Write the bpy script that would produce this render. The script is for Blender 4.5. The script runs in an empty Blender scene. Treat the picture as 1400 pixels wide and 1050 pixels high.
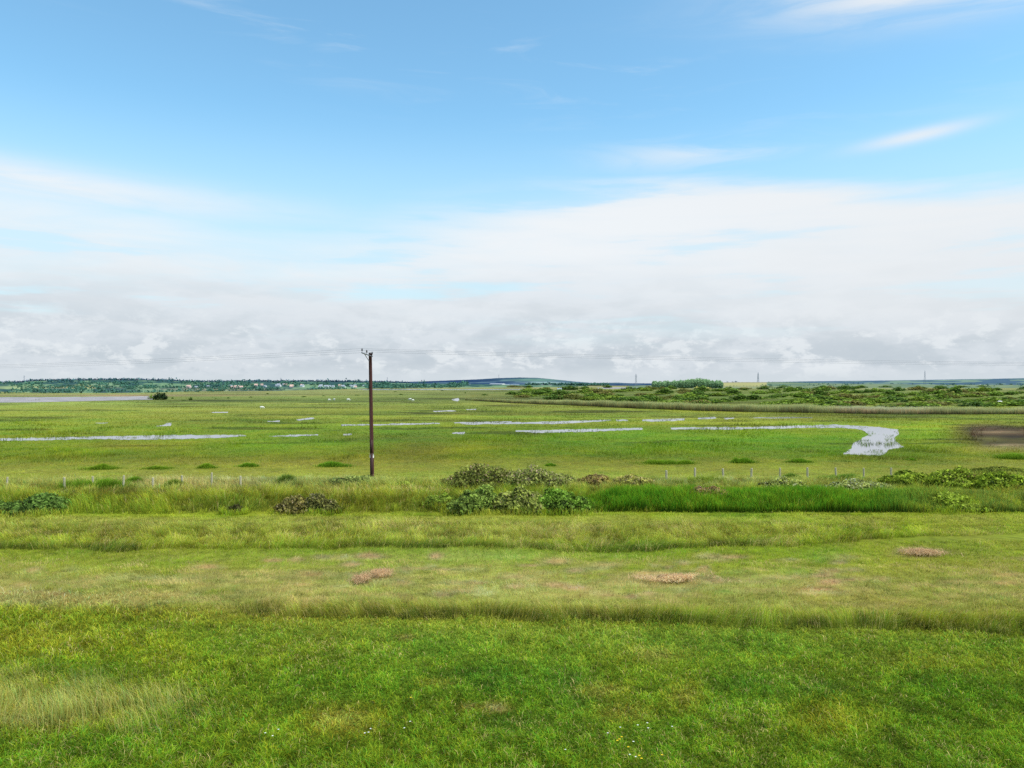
import bpy, math
import numpy as np

RNG = np.random.default_rng(7)
C = bpy.context.scene.collection
F, H, HY, CX = 1050.0, 6.0, 525.0, 700.0      # reference lens: focal length in px of a 1400 px wide frame, eye height, horizon row

# ------------------------------------------------------------------ small helpers
def lin(c):
    c = np.asarray(c, dtype=float) / 255.0
    return np.where(c <= 0.04045, c / 12.92, ((c + 0.055) / 1.055) ** 2.4)

def sstep(a, b, x):
    t = np.clip((np.asarray(x, float) - a) / (b - a), 0, 1)
    return t * t * (3 - 2 * t)

def _hash(ix, iy, seed):
    h = (ix.astype(np.int64) * 374761393 + iy.astype(np.int64) * 668265263 + seed * 1442695041) & 0x7fffffff
    h = ((h ^ (h >> 13)) * 1274126177) & 0x7fffffff
    h = (h ^ (h >> 16)) & 0xffff
    return h / 65535.0

def vnoise(x, y, seed=0):
    x = np.asarray(x, float); y = np.asarray(y, float)
    ix = np.floor(x); iy = np.floor(y)
    fx = x - ix; fy = y - iy
    fx = fx * fx * (3 - 2 * fx); fy = fy * fy * (3 - 2 * fy)
    a = _hash(ix, iy, seed); b = _hash(ix + 1, iy, seed)
    c = _hash(ix, iy + 1, seed); d = _hash(ix + 1, iy + 1, seed)
    return (a * (1 - fx) + b * fx) * (1 - fy) + (c * (1 - fx) + d * fx) * fy

def fbm(x, y, seed=0, octs=4):
    s = 0.0; amp = 0.5; tot = 0.0
    x = np.asarray(x, float); y = np.asarray(y, float)
    for o in range(octs):
        s = s + amp * vnoise(x * 2 ** o + 13.7 * o, y * 2 ** o + 7.1 * o, seed + o)
        tot += amp; amp *= 0.5
    return s / tot

def G(px, py):
    """a spot on the flat ground, from where it is seen in the photograph"""
    Y = H * F / (np.asarray(py, float) - HY)
    return (np.asarray(px, float) - CX) / F * Y, Y

def to_pixel(x, y):
    """ground point -> (column, row) in image pixels, taken as flat ground"""
    y = np.maximum(np.asarray(y, float), 0.5)
    return CX + F * np.asarray(x, float) / y, HY + H * F / y

def tag(o, label=None, cat=None, group=None, kind=None):
    if label: o['label'] = label
    if cat: o['category'] = cat
    if group: o['group'] = group
    if kind: o['kind'] = kind
    return o

def empty(name, loc, rz=0.0):
    o = bpy.data.objects.new(name, None); C.objects.link(o)
    o.empty_display_size = 0.3
    o.location = loc; o.rotation_euler = (0, 0, rz)
    return o

def copy_tree(o, parent=None):
    c = o.copy(); C.objects.link(c)
    if parent is not None: c.parent = parent
    for ch in list(o.children): copy_tree(ch, c)
    return c

def raw_mesh(name, verts, faces, cols=None, mats=None, parent=None, smooth=False):
    """verts (N,3); faces (M,k) int array (all faces the same size); cols (N,3) linear"""
    verts = np.asarray(verts, np.float32); faces = np.asarray(faces, np.int32)
    me = bpy.data.meshes.new(name)
    nv, (nf, k) = len(verts), faces.shape
    me.vertices.add(nv); me.vertices.foreach_set('co', verts.ravel())
    me.loops.add(nf * k); me.loops.foreach_set('vertex_index', faces.ravel())
    me.polygons.add(nf); me.polygons.foreach_set('loop_start', np.arange(0, nf * k, k, dtype=np.int32))
    me.polygons.foreach_set('use_smooth', np.full(nf, smooth))
    if cols is not None:
        a = me.attributes.new('Col', 'FLOAT_COLOR', 'POINT')
        rgba = np.ones((nv, 4), np.float32); rgba[:, :3] = np.clip(cols, 0, 1)
        a.data.foreach_set('color', rgba.ravel())
    me.update(calc_edges=True)
    o = bpy.data.objects.new(name, me); C.objects.link(o)
    if mats is not None: me.materials.append(mats)
    if parent is not None: o.parent = parent
    return o

class MB:
    """collects boxes, tubes and blobs, links them as ONE mesh"""
    def __init__(s): s.v = []; s.f = []
    def add(s, vs, fs):
        b = len(s.v); s.v += [tuple(map(float, p)) for p in vs]; s.f += [tuple(i + b for i in f) for f in fs]
    def box(s, c, d, rz=0.0):
        cx, cy, cz = c; hx, hy, hz = d[0] / 2, d[1] / 2, d[2] / 2
        ca, sa = math.cos(rz), math.sin(rz); vs = []
        for z in (-hz, hz):
            for (x, y) in ((-hx, -hy), (hx, -hy), (hx, hy), (-hx, hy)):
                vs.append((cx + x * ca - y * sa, cy + x * sa + y * ca, cz + z))
        s.add(vs, [(3, 2, 1, 0), (4, 5, 6, 7), (0, 1, 5, 4), (1, 2, 6, 5), (2, 3, 7, 6), (3, 0, 4, 7)])
    def tube(s, pts, rads, n=10, cap=True):
        pts = [np.array(p, float) for p in pts]
        if not hasattr(rads, '__len__'): rads = [rads] * len(pts)
        rings = []
        for i, p in enumerate(pts):
            t = pts[min(i + 1, len(pts) - 1)] - pts[max(i - 1, 0)]
            t = t / (np.linalg.norm(t) + 1e-9)
            a = np.array((0, 0, 1.0)) if abs(t[2]) < 0.9 else np.array((1.0, 0, 0))
            u = np.cross(t, a); u /= np.linalg.norm(u); w = np.cross(t, u)
            rings.append([p + rads[i] * (math.cos(2 * math.pi * k / n) * u + math.sin(2 * math.pi * k / n) * w) for k in range(n)])
        vs = [q for r in rings for q in r]; fs = []
        for i in range(len(pts) - 1):
            for k in range(n):
                fs.append((i * n + k, i * n + (k + 1) % n, (i + 1) * n + (k + 1) % n, (i + 1) * n + k))
        if cap:
            fs.append(tuple(range(n))); fs.append(tuple(range((len(pts) - 1) * n, len(pts) * n))[::-1])
        s.add(vs, fs)
    def lathe(s, c, prof, n=12):
        s.tube([(c[0], c[1], c[2] + z) for r, z in prof], [max(r, 1e-3) for r, z in prof], n)
    def ell(s, c, r, n=10, m=7):
        vs = []; fs = []
        for i in range(m + 1):
            a = math.pi * i / m
            for k in range(n):
                b = 2 * math.pi * k / n
                vs.append((c[0] + r[0] * math.sin(a) * math.cos(b), c[1] + r[1] * math.sin(a) * math.sin(b), c[2] + r[2] * math.cos(a)))
        for i in range(m):
            for k in range(n):
                fs.append((i * n + k, (i + 1) * n + k, (i + 1) * n + (k + 1) % n, i * n + (k + 1) % n))
        s.add(vs, fs)
    def build(s, name, mat, parent=None, smooth=True):
        me = bpy.data.meshes.new(name); me.from_pydata(s.v, [], s.f); me.update()
        me.polygons.foreach_set('use_smooth', [smooth] * len(me.polygons))
        me.materials.append(mat)
        o = bpy.data.objects.new(name, me); C.objects.link(o)
        if parent is not None: o.parent = parent
        return o

# ------------------------------------------------------------------ materials
def new_mat(name):
    m = bpy.data.materials.new(name); m.use_nodes = True
    nt = m.node_tree; nt.nodes.clear()
    out = nt.nodes.new('ShaderNodeOutputMaterial')
    return m, nt, out

def leaf_mat(name, trans=0.35, rough=0.6, spec=0.25, noise=9.0, amt=0.35, gain=1.0):
    m, nt, out = new_mat(name)
    N = nt.nodes.new; L = nt.links.new
    at = N('ShaderNodeAttribute'); at.attribute_name = 'Col'
    geo = N('ShaderNodeNewGeometry')
    nz = N('ShaderNodeTexNoise'); nz.inputs['Scale'].default_value = noise; nz.inputs['Detail'].default_value = 3
    L(geo.outputs['Position'], nz.inputs['Vector'])
    mr = N('ShaderNodeMapRange'); mr.inputs[1].default_value = 0.3; mr.inputs[2].default_value = 0.7
    mr.inputs[3].default_value = (1 - amt) * gain; mr.inputs[4].default_value = (1 + amt) * gain
    L(nz.outputs['Fac'], mr.inputs[0])
    mul = N('ShaderNodeVectorMath'); mul.operation = 'SCALE'
    L(at.outputs['Color'], mul.inputs[0]); L(mr.outputs[0], mul.inputs['Scale'])
    p = N('ShaderNodeBsdfPrincipled'); p.inputs['Roughness'].default_value = rough
    p.inputs['Specular IOR Level'].default_value = spec
    L(mul.outputs[0], p.inputs['Base Color'])
    if trans > 0:
        t = N('ShaderNodeBsdfTranslucent'); L(mul.outputs[0], t.inputs['Color'])
        mx = N('ShaderNodeMixShader'); mx.inputs[0].default_value = trans
        L(p.outputs[0], mx.inputs[1]); L(t.outputs[0], mx.inputs[2]); L(mx.outputs[0], out.inputs[0])
    else:
        L(p.outputs[0], out.inputs[0])
    return m

def plain_mat(name, rgb, rough=0.6, noise=12.0, amt=0.25, spec=0.3, metal=0.0, stretch=(1, 1, 1), bump=0.0):
    m, nt, out = new_mat(name)
    N = nt.nodes.new; L = nt.links.new
    tc = N('ShaderNodeTexCoord'); mp = N('ShaderNodeMapping'); mp.inputs['Scale'].default_value = stretch
    nz = N('ShaderNodeTexNoise'); nz.inputs['Scale'].default_value = noise; nz.inputs['Detail'].default_value = 5
    L(tc.outputs['Object'], mp.inputs[0]); L(mp.outputs[0], nz.inputs['Vector'])
    rgb = lin(rgb)
    ramp = N('ShaderNodeValToRGB')
    ramp.color_ramp.elements[0].position = 0.3; ramp.color_ramp.elements[1].position = 0.7
    ramp.color_ramp.elements[0].color = (*np.clip(rgb * (1 - amt), 0, 1), 1)
    ramp.color_ramp.elements[1].color = (*np.clip(rgb * (1 + amt), 0, 1), 1)
    L(nz.outputs['Fac'], ramp.inputs[0])
    p = N('ShaderNodeBsdfPrincipled'); p.inputs['Roughness'].default_value = rough
    p.inputs['Specular IOR Level'].default_value = spec; p.inputs['Metallic'].default_value = metal
    L(ramp.outputs[0], p.inputs['Base Color'])
    if bump:
        b = N('ShaderNodeBump'); b.inputs['Strength'].default_value = bump; b.inputs['Distance'].default_value = 0.02
        L(nz.outputs['Fac'], b.inputs['Height']); L(b.outputs[0], p.inputs['Normal'])
    L(p.outputs[0], out.inputs[0])
    return m

def water_mat(name, base, rough, ripple, spec=0.5):
    m, nt, out = new_mat(name)
    N = nt.nodes.new; L = nt.links.new
    geo = N('ShaderNodeNewGeometry'); mp = N('ShaderNodeMapping'); mp.inputs['Scale'].default_value = (1.2, 0.5, 1)
    nz = N('ShaderNodeTexNoise'); nz.inputs['Scale'].default_value = 1.6; nz.inputs['Detail'].default_value = 5
    L(geo.outputs['Position'], mp.inputs[0]); L(mp.outputs[0], nz.inputs['Vector'])
    b = N('ShaderNodeBump'); b.inputs['Strength'].default_value = ripple; b.inputs['Distance'].default_value = 0.05
    L(nz.outputs['Fac'], b.inputs['Height'])
    p = N('ShaderNodeBsdfPrincipled'); p.inputs['Roughness'].default_value = rough
    p.inputs['Base Color'].default_value = (*base, 1); p.inputs['IOR'].default_value = 1.33
    p.inputs['Specular IOR Level'].default_value = spec
    L(b.outputs[0], p.inputs['Normal']); L(p.outputs[0], out.inputs[0])
    return m

M_GROUND = leaf_mat('soil_and_turf', 0.0, 0.9, 0.1, 2.2, 0.28)
M_GRASS = leaf_mat('grass_blades', 0.38, 0.6, 0.08, 1.3, 0.18)
M_LEAF = leaf_mat('bush_leaves', 0.28, 0.6, 0.10, 2.5, 0.25)
M_FAR = leaf_mat('far_land', 0.0, 0.9, 0.0, 0.02, 0.15)
M_REED = leaf_mat('reeds', 0.3, 0.6, 0.2, 0.25, 0.25)
M_WATER = water_mat('marsh_water', (0.19, 0.19, 0.215), 0.06, 0.05)
M_MUD = leaf_mat('estuary_mud', 0.0, 0.6, 0.2, 0.12, 0.45)
M_POLE = plain_mat('creosoted_pine', (84, 50, 45), 0.75, 9, 0.45, 0.2, stretch=(6, 6, 0.5), bump=0.4)
M_STEEL = plain_mat('galvanised_steel', (120, 126, 132), 0.5, 20, 0.2, 0.4)
M_PORC = plain_mat('dark_porcelain', (52, 46, 48), 0.3, 20, 0.2, 0.5)
M_WHITE = plain_mat('white_paint', (225, 222, 212), 0.6, 20, 0.06)
M_GUARD = plain_mat('brown_cable_guard', (66, 40, 37), 0.6, 20, 0.2)
M_WIRE = plain_mat('aluminium_wire', (92, 98, 106), 0.5, 5, 0.1)
M_POST = plain_mat('weathered_post', (184, 176, 146), 0.85, 14, 0.25, 0.1, stretch=(4, 4, 0.6))
M_WOOD = plain_mat('bush_stem', (70, 58, 44), 0.9, 9, 0.3, 0.1)
M_PYLON = plain_mat('hazy_steel_lattice', (128, 142, 156), 0.7, 1, 0.05, 0.2)
M_WALL_W = plain_mat('pale_render', (214, 214, 212), 0.8, 0.3, 0.06, 0.1)
M_WALL_R = plain_mat('pinkish_brick', (232, 204, 190), 0.8, 0.3, 0.1, 0.1)
M_ROOF_G = plain_mat('grey_roof', (158, 166, 176), 0.8, 0.3, 0.1, 0.1)
M_ROOF_R = plain_mat('red_tile_roof', (214, 178, 164), 0.8, 0.3, 0.1, 0.1)
M_GLASS = plain_mat('dark_window', (70, 80, 92), 0.2, 1, 0.1, 0.5)
M_FLEECE = plain_mat('white_fleece', (232, 230, 222), 0.9, 20, 0.08, 0.1)
M_YELLOW = plain_mat('yellow_petal', (235, 200, 30), 0.6, 20, 0.1)
M_DAISY = plain_mat('white_petal', (235, 235, 228), 0.6, 20, 0.05)
M_STALK = plain_mat('flower_stalk', (80, 115, 45), 0.6, 20, 0.2)

# ------------------------------------------------------------------ the lie of the land
def bound(pts):
    pts = sorted(pts); px = np.array([p[0] for p in pts], float); py = np.array([p[1] for p in pts], float)
    gx, gy = G(px, py)
    o = np.argsort(gx); gx, gy = gx[o], gy[o]
    return lambda x: np.interp(x, gx, gy)

B_EDGE = bound([(-300, 815), (-50, 820), (150, 828), (340, 842), (500, 846), (700, 850), (900, 855), (1000, 859), (1200, 864), (1400, 870), (1700, 876)])
B_STRIP = bound([(-300, 752), (100, 754), (250, 757), (500, 752), (700, 754), (900, 754), (1000, 750), (1100, 746), (1200, 740), (1280, 735), (1700, 728)])
B_STRIPBACK = bound([(-300, 722), (300, 719), (700, 718), (1000, 719), (1700, 720)])
B_BANK = bound([(-300, 703), (300, 702), (700, 700), (1000, 700), (1400, 699), (1700, 698)])
B_BANKBACK = bound([(-300, 672), (0, 671), (250, 668), (480, 664), (600, 668), (900, 664), (1200, 662), (1700, 656)])
B_PASTURE = bound([(-300, 634), (0, 636), (300, 640), (500, 633), (700, 626), (900, 631), (1100, 634), (1300, 632), (1700, 628)])

def hgt(x, y):
    x = np.asarray(x, float); y = np.asarray(y, float)
    near = 1 - sstep(48, 60, y)
    z = near * (0.10 * (fbm(x * 0.35, y * 0.35, 3, 3) - 0.5) + 0.05 * (fbm(x * 1.6, y * 1.6, 5, 2) - 0.5))
    e = B_EDGE(x); z = z + 0.06 * sstep(e - 0.1, e + 0.5, y) * near
    b = B_BANK(x)
    z = z + 0.30 * sstep(b - 0.2, b + 1.6, y) * (1 - sstep(44, 52, y))
    z = z - 0.10 * sstep(b - 1.4, b - 0.5, y) * (1 - sstep(b - 0.5, b + 0.6, y))      # shallow ditch line at the bank's foot
    z = z - (1 - near) * 0.012
    return z

def spot(px, py):
    """ground point seen at (px, py) once the relief is allowed for"""
    z = 0.0
    for _ in range(6):
        Y = (H - z) * F / (py - HY); X = (px - CX) / F * Y
        z = float(hgt(X, Y))
    return X, Y, z

ROWS = [(526, (156, 162, 122)), (531, (146, 156, 106)), (538, (132, 150, 88)), (548, (114, 143, 74)), (562, (100, 138, 64)), (572, (98, 138, 60)),
        (580, (98, 150, 48)), (600, (98, 154, 44)), (622, (102, 152, 48)), (631, (124, 158, 70)), (655, (134, 160, 80)), (668, (146, 156, 88)),
        (688, (122, 140, 62)), (699, (108, 138, 54)), (704, (122, 158, 62)), (710, (146, 164, 82)), (718, (138, 154, 78)), (742, (118, 144, 60)),
        (756, (108, 148, 58)), (772, (136, 160, 74)), (795, (180, 176, 98)), (815, (188, 178, 104)), (836, (160, 160, 78)), (848, (112, 138, 60)),
        (862, (100, 136, 60)), (900, (88, 130, 46)), (950, (80, 121, 40)), (1060, (74, 113, 36))]
_rv = np.array([r[0] for r in ROWS], float); _rc = np.array([lin(r[1]) for r in ROWS])

SPLATS = [  # image pixel column, row, half width, half height, colour, strength
    (100, 882, 170, 22, (126, 132, 34), .55), (60, 845, 220, 14, (92, 124, 38), .7), (60, 965, 70, 22, (176, 164, 92), .7),
    (300, 930, 160, 40, (84, 124, 44), .4), (200, 1010, 120, 20, (96, 140, 50), .4),
    (90, 808, 220, 11, (196, 182, 104), .8), (60, 822, 140, 5, (208, 178, 122), .7), (420, 800, 120, 10, (172, 168, 92), .5),
    (500, 820, 260, 8, (174, 168, 88), .6), (250, 772, 260, 9, (104, 150, 56), .7), (205, 794, 40, 3, (176, 186, 134), .8),
    (620, 775, 200, 14, (122, 156, 92), .5), (650, 762, 90, 5, (134, 168, 110), .6), (560, 790, 120, 7, (158, 160, 92), .5),
    (900, 765, 120, 10, (98, 146, 46), .5), (1080, 765, 120, 10, (96, 148, 42), .7), (1250, 775, 160, 14, (128, 156, 58), .5),
    (1280, 800, 150, 14, (146, 158, 66), .5), (1150, 820, 160, 10, (164, 160, 70), .5), (1330, 850, 120, 14, (126, 146, 44), .5),
    (1250, 725, 180, 14, (112, 152, 48), .7), (650, 735, 90, 8, (142, 140, 76), .6), (270, 745, 60, 9, (138, 152, 66), .5),
    (290, 738, 14, 6, (140, 124, 62), .6), (930, 735, 120, 10, (138, 146, 72), .5),
    (660, 925, 40, 18, (46, 90, 38), .6), (780, 942, 26, 26, (44, 92, 40), .65), (700, 992, 40, 14, (50, 92, 42), .5), (1120, 945, 40, 14, (58, 104, 40), .5),
    (1010, 935, 40, 12, (60, 104, 40), .5), (1310, 950, 70, 30, (70, 118, 34), .5), (1290, 905, 90, 14, (118, 138, 60), .45), (850, 890, 90, 16, (100, 134, 60), .4),
    (677, 970, 11, 4, (186, 166, 112), .9), (640, 970, 8, 3, (160, 146, 90), .7), (465, 985, 28, 12, (148, 138, 66), .7), (820, 946, 22, 6, (150, 144, 80), .7),
    (845, 975, 30, 10, (124, 126, 66), .6), (935, 955, 14, 12, (148, 138, 72), .6), (555, 873, 8, 2, (166, 156, 96), .7), (600, 935, 16, 5, (134, 140, 70), .5),
    (900, 895, 26, 6, (138, 144, 84), .5), (706, 792, 16, 3, (200, 176, 122), .9), (828, 776, 20, 3, (200, 174, 120), .9), (642, 780, 18, 3, (196, 178, 124), .8), (925, 795, 55, 6, (206, 168, 122), .9), (1261, 758, 24, 4, (206, 168, 116), .9), (508, 793, 26, 6, (200, 170, 124), .8), (300, 815, 30, 3, (206, 178, 130), .7), (1130, 800, 30, 3, (196, 180, 118), .6), (40, 990, 40, 5, (176, 150, 92), .8), (1140, 985, 40, 16, (112, 128, 46), .5),
    (575, 614, 40, 8, (92, 112, 44), .9), (560, 618, 60, 9, (98, 124, 46), .6), (650, 612, 40, 9, (124, 168, 46), .8), (760, 608, 90, 12, (86, 142, 38), .7),
    (380, 600, 120, 9, (96, 166, 46), .7), (180, 608, 60, 4, (140, 160, 72), .5), (560, 598, 70, 6, (84, 128, 54), .6), (1050, 605, 130, 12, (92, 158, 36), .6),
    (1290, 590, 60, 14, (104, 164, 46), .6), (1080, 560, 300, 3, (120, 162, 62), .5), (800, 566, 120, 5, (96, 144, 56), .5), (200, 553, 260, 4, (112, 142, 72), .4),
    (120, 547, 200, 3, (126, 152, 72), .6), (350, 575, 340, 3.5, (88, 128, 58), .6), (100, 583, 200, 4, (96, 132, 52), .5), (600, 552, 120, 4, (106, 144, 76), .5),
    (1376, 594, 38, 7.5, (80, 66, 48), 2.6), (1388, 603, 32, 6, (74, 62, 46), 2.4), (1345, 584, 24, 3, (104, 88, 70), .9), (1362, 590, 22, 1.6, (128, 116, 100), 1.2), (1385, 597, 16, 1.4, (60, 50, 40), 1.2), (1380, 608.5, 20, 1.2, (150, 140, 124), 1.2), (1350, 600, 14, 2, (96, 100, 60), 1.0), (1385, 613, 40, 3, (158, 164, 120), .8),
    (950, 549, 230, 3, (168, 158, 102), .5), (1090, 542, 60, 2, (182, 160, 120), .6), (740, 546, 26, 1.5, (184, 162, 118), .7), (690, 543, 60, 3, (128, 138, 76), .6),
    (1000, 540, 40, 1.5, (194, 166, 130), .7), (660, 541, 25, 2, (170, 150, 104), .6), (1130, 530, 260, 2.5, (146, 156, 108), .6), (1330, 531, 80, 2, (172, 170, 116), .6),
    (820, 531, 200, 1.6, (158, 160, 112), .5), (1050, 548, 420, 8, (98, 122, 48), 1.2), (1050, 537, 420, 5, (104, 126, 58), 1.1), (160, 540.5, 120, .8, (178, 162, 132), .8), (360, 537, 150, 2, (142, 152, 98), .5),
    (480, 671, 40, 6, (158, 156, 92), .6), (300, 667, 90, 5, (190, 180, 128), .9), (210, 672, 120, 6, (158, 160, 86), .6), (330, 692, 180, 6, (112, 124, 44), .6),
    (470, 690, 80, 8, (140, 138, 52), .5), (900, 672, 60, 4, (178, 164, 110), .7), (975, 668, 50, 3, (190, 166, 120), .7), (840, 672, 40, 5, (140, 146, 66), .5),
    (1050, 664, 160, 4, (152, 162, 84), .5), (1000, 690, 250, 8, (52, 112, 34), .5), (150, 702, 200, 4, (118, 158, 60), .5),
]

_r = np.random.default_rng(31)
for _i in range(95):      # small wisps of dry cuttings strewn over the mown verge
    _v = _r.uniform(762, 818); _u = _r.uniform(-60, 1460) if _i % 3 == 0 else _r.uniform(430, 1180)
    SPLATS.append((_u, _v, _r.uniform(5, 17), _r.uniform(1.2, 2.6), [(214, 180, 128), (206, 192, 132), (212, 172, 132)][_i % 3], _r.uniform(.8, 1.5)))
for _i in range(26):      # and tufts left greener
    SPLATS.append((_r.uniform(-60, 1460), _r.uniform(760, 815), _r.uniform(8, 26), _r.uniform(1.5, 4), [(84, 132, 50), (122, 164, 100)][_i % 2], _r.uniform(.5, .9)))
POOLS = {
    'left channel': [(-200, 600.5), (-60, 600), (60, 598.3), (130, 596.6), (200, 595.5), (270, 594.6), (334, 594.4), (338, 596.2), (300, 598.6), (240, 600.3), (180, 601), (120, 600.2), (60, 602), (-60, 603.2), (-200, 604)],
    'upper pool': [(624, 579), (700, 577.4), (760, 576), (835, 573.6), (836, 575), (800, 577.5), (765, 579.5), (712, 579.4), (640, 580.2)],
    'pool beside': [(842, 574), (858, 573.2), (859, 575), (844, 575.8)],
    'pool right of it': [(878, 573.6), (936, 571.8), (935, 574.5), (900, 576.6), (879, 576)],
    'far pools': [(953, 571), (978, 569.8), (979, 572.4), (955, 573)], 'far pools 2': [(990, 571.6), (1004, 570.8), (1003, 572.6), (991, 573)],
    'far pools 3': [(1022, 571.4), (1050, 570), (1110, 570.2), (1110, 571.4), (1050, 572)],
    'lower pool': [(704, 588), (740, 588), (800, 586.6), (878, 585), (879, 587.4), (800, 590.2), (740, 591.8), (706, 590.4)],
    'creek and bend': [(916, 584.4), (1000, 584), (1080, 582.4), (1140, 580.5), (1170, 581.6), (1200, 583.6), (1228, 587), (1229, 593), (1223, 598), (1226, 604), (1231, 608),
                       (1236, 611), (1216, 614), (1210, 620), (1203, 623), (1180, 621.5), (1152, 620.5), (1164, 613), (1166, 606), (1178, 600), (1188, 593.5), (1178, 587.5), (1150, 584.6), (1080, 585.4), (1000, 587), (917, 587)],
    'thin streak': [(466, 580.4), (524, 579.4), (600, 577.8), (601, 579.4), (545, 581.2), (466, 582)],
    'thin streak b': [(620, 577.4), (700, 576), (700, 577.4), (622, 578.8)],
    'puddle': [(405, 573.5), (422, 571.2), (430, 570.6), (429, 573), (408, 575)], 'puddle b': [(366, 575.6), (382, 575), (382, 576.4), (366, 576.8)],
    'puddle c': [(130, 577.8), (147, 577.6), (147, 578.8), (131, 579)], 'puddle d': [(228, 578.6), (234, 578.4), (234, 582.4), (212, 583), (224, 580.6)],
    'puddle e': [(366, 596), (400, 594.6), (436, 593.6), (434, 595.4), (380, 597)], 'puddle f': [(468, 593), (481, 592.6), (480, 595), (470, 594.6)],
    'puddle g': [(618, 591.4), (636, 590.6), (634, 593.4), (620, 593)], 'puddle h': [(592, 562), (616, 561), (625, 562), (594, 563.2)], 'puddle i': [(636, 559.6), (652, 559), (651, 560.4), (638, 560.4)],
    'puddle l': [(288, 563.4), (312, 563), (312, 564.2), (290, 564.4)],
    
    'creek mouth': [(617, 546.2), (627, 544.2), (628.6, 547), (626, 548.6), (620, 547.6)],
}
MUDFLATS = {'estuary': [(-260, 543.6), (-80, 543.4), (60, 543), (160, 542.2), (209, 541.6), (210, 546.2), (150, 547.6), (100, 548.8), (40, 550.2), (-80, 551), (-260, 551.4)],
            'far flat': [(816, 530), (836, 529.4), (880, 529.3), (884, 531.2), (818, 531.6)]}
FARWATER = {'far reach': [(486, 532.6), (520, 532.0), (570, 531.9), (600, 532.1), (640, 532.2), (716, 532), (716, 532.9), (640, 533.2), (560, 533.2), (500, 533.4)]}

def in_poly(u, v, poly):
    inside = np.zeros(u.shape, bool); n = len(poly)
    for i in range(n):
        x0, y0 = poly[i]; x1, y1 = poly[(i + 1) % n]
        if y0 == y1: continue
        c = (y0 > v) != (y1 > v)
        inside ^= c & (u < (x1 - x0) * (v - y0) / (y1 - y0) + x0)
    return inside

def wet(u, v):
    r = np.zeros(u.shape, bool)
    for d in (POOLS, MUDFLATS, FARWATER):
        for p in d.values():
            a = np.array(p); k = (u > a[:, 0].min()) & (u < a[:, 0].max()) & (v > a[:, 1].min()) & (v < a[:, 1].max())
            if k.any(): r[k] |= in_poly(u[k], v[k], p)
    return r

def land_colour(x, y):
    """albedo of the turf at a ground point"""
    u, v = to_pixel(x, y)
    wob = (fbm(u * 0.02, v * 0.06, 21, 3) - 0.5)
    vv = v + wob * np.clip((v - HY) * 0.06, 0, 12)
    col = np.stack([np.interp(vv, _rv, _rc[:, k]) for k in range(3)], 1)
    n1 = fbm(u * 0.03, (v - HY) * 0.09 * 100 / (60 + (v - HY)), 31, 4)
    for (cu, cv, ru, rv, c, s) in SPLATS:
        d2 = ((u - cu) / ru) ** 2 + ((v - cv) / rv) ** 2
        k = d2 < 7
        if not k.any(): continue
        w = np.exp(-0.5 * d2[k]) * s * (0.45 + 1.1 * n1[k])
        w = np.clip(w, 0, 1)[:, None]
        col[k] = col[k] * (1 - w) + lin(c) * w
    far = sstep(60, 400, y)
    a = fbm(x * 0.8, y * 0.8, 41, 3) - 0.5        # tussocks
    b = fbm(x * 0.13, y * 0.13, 42, 3) - 0.5      # patches
    c = fbm(x * 0.03, y * 0.02, 43, 3) - 0.5      # broad swathes
    lum = 1 + (1 - far) * 0.35 * a + 0.38 * b + 0.7 * c * sstep(40, 120, y)
    st = fbm(x * .012, y * .05, 44, 4) - .5; lum = lum + 1.5 * st * sstep(70, 160, y) * (1 - sstep(900, 2000, y))
    ol = sstep(.50, .66, fbm(x * .035, y * .11, 45, 4)) * sstep(48, 70, y) * (1 - sstep(350, 700, y)) * .22
    dk = sstep(.60, .68, fbm(x * .06, y * .16, 46, 4)) * sstep(60, 80, y) * (1 - sstep(250, 400, y)) * .5
    col = col * (1 - ol[:, None]) + lin((112, 126, 62)) * ol[:, None]; lum = lum * (1 - dk)
    col = col * np.clip(lum, .3, 2)[:, None]
    ye = (fbm(x * 0.45, y * 0.45, 51, 3) - 0.5) * (1 - far) + 0.8 * (fbm(x * 0.07, y * 0.07, 52, 3) - 0.5)
    col = col * np.stack([1 + 0.6 * ye, 1 + 0.12 * ye, 1 + 0.2 * ye], 1)
    f1 = sstep(44, 62, y)[:, None]; f2 = sstep(130, 300, y)[:, None]
    g = np.clip((col[:, 1] - col[:, 0]) / (col[:, 1] + 1e-4) * 2.0, 0, 1)[:, None]
    nearf = np.array([1.08, 1.10, .85]) * (1 - g) + np.array([2.2, 1.42, .70]) * g
    midf = np.array([1.05, .92, .60]) * (1 - g) + np.array([1.62, .90, .52]) * g
    col = col * ((nearf * (1 - f1) + midf * f1) * (1 - f2) + np.array([.98, .80, .70]) * f2)
    return np.clip(col, 0.004, 0.9)

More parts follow.
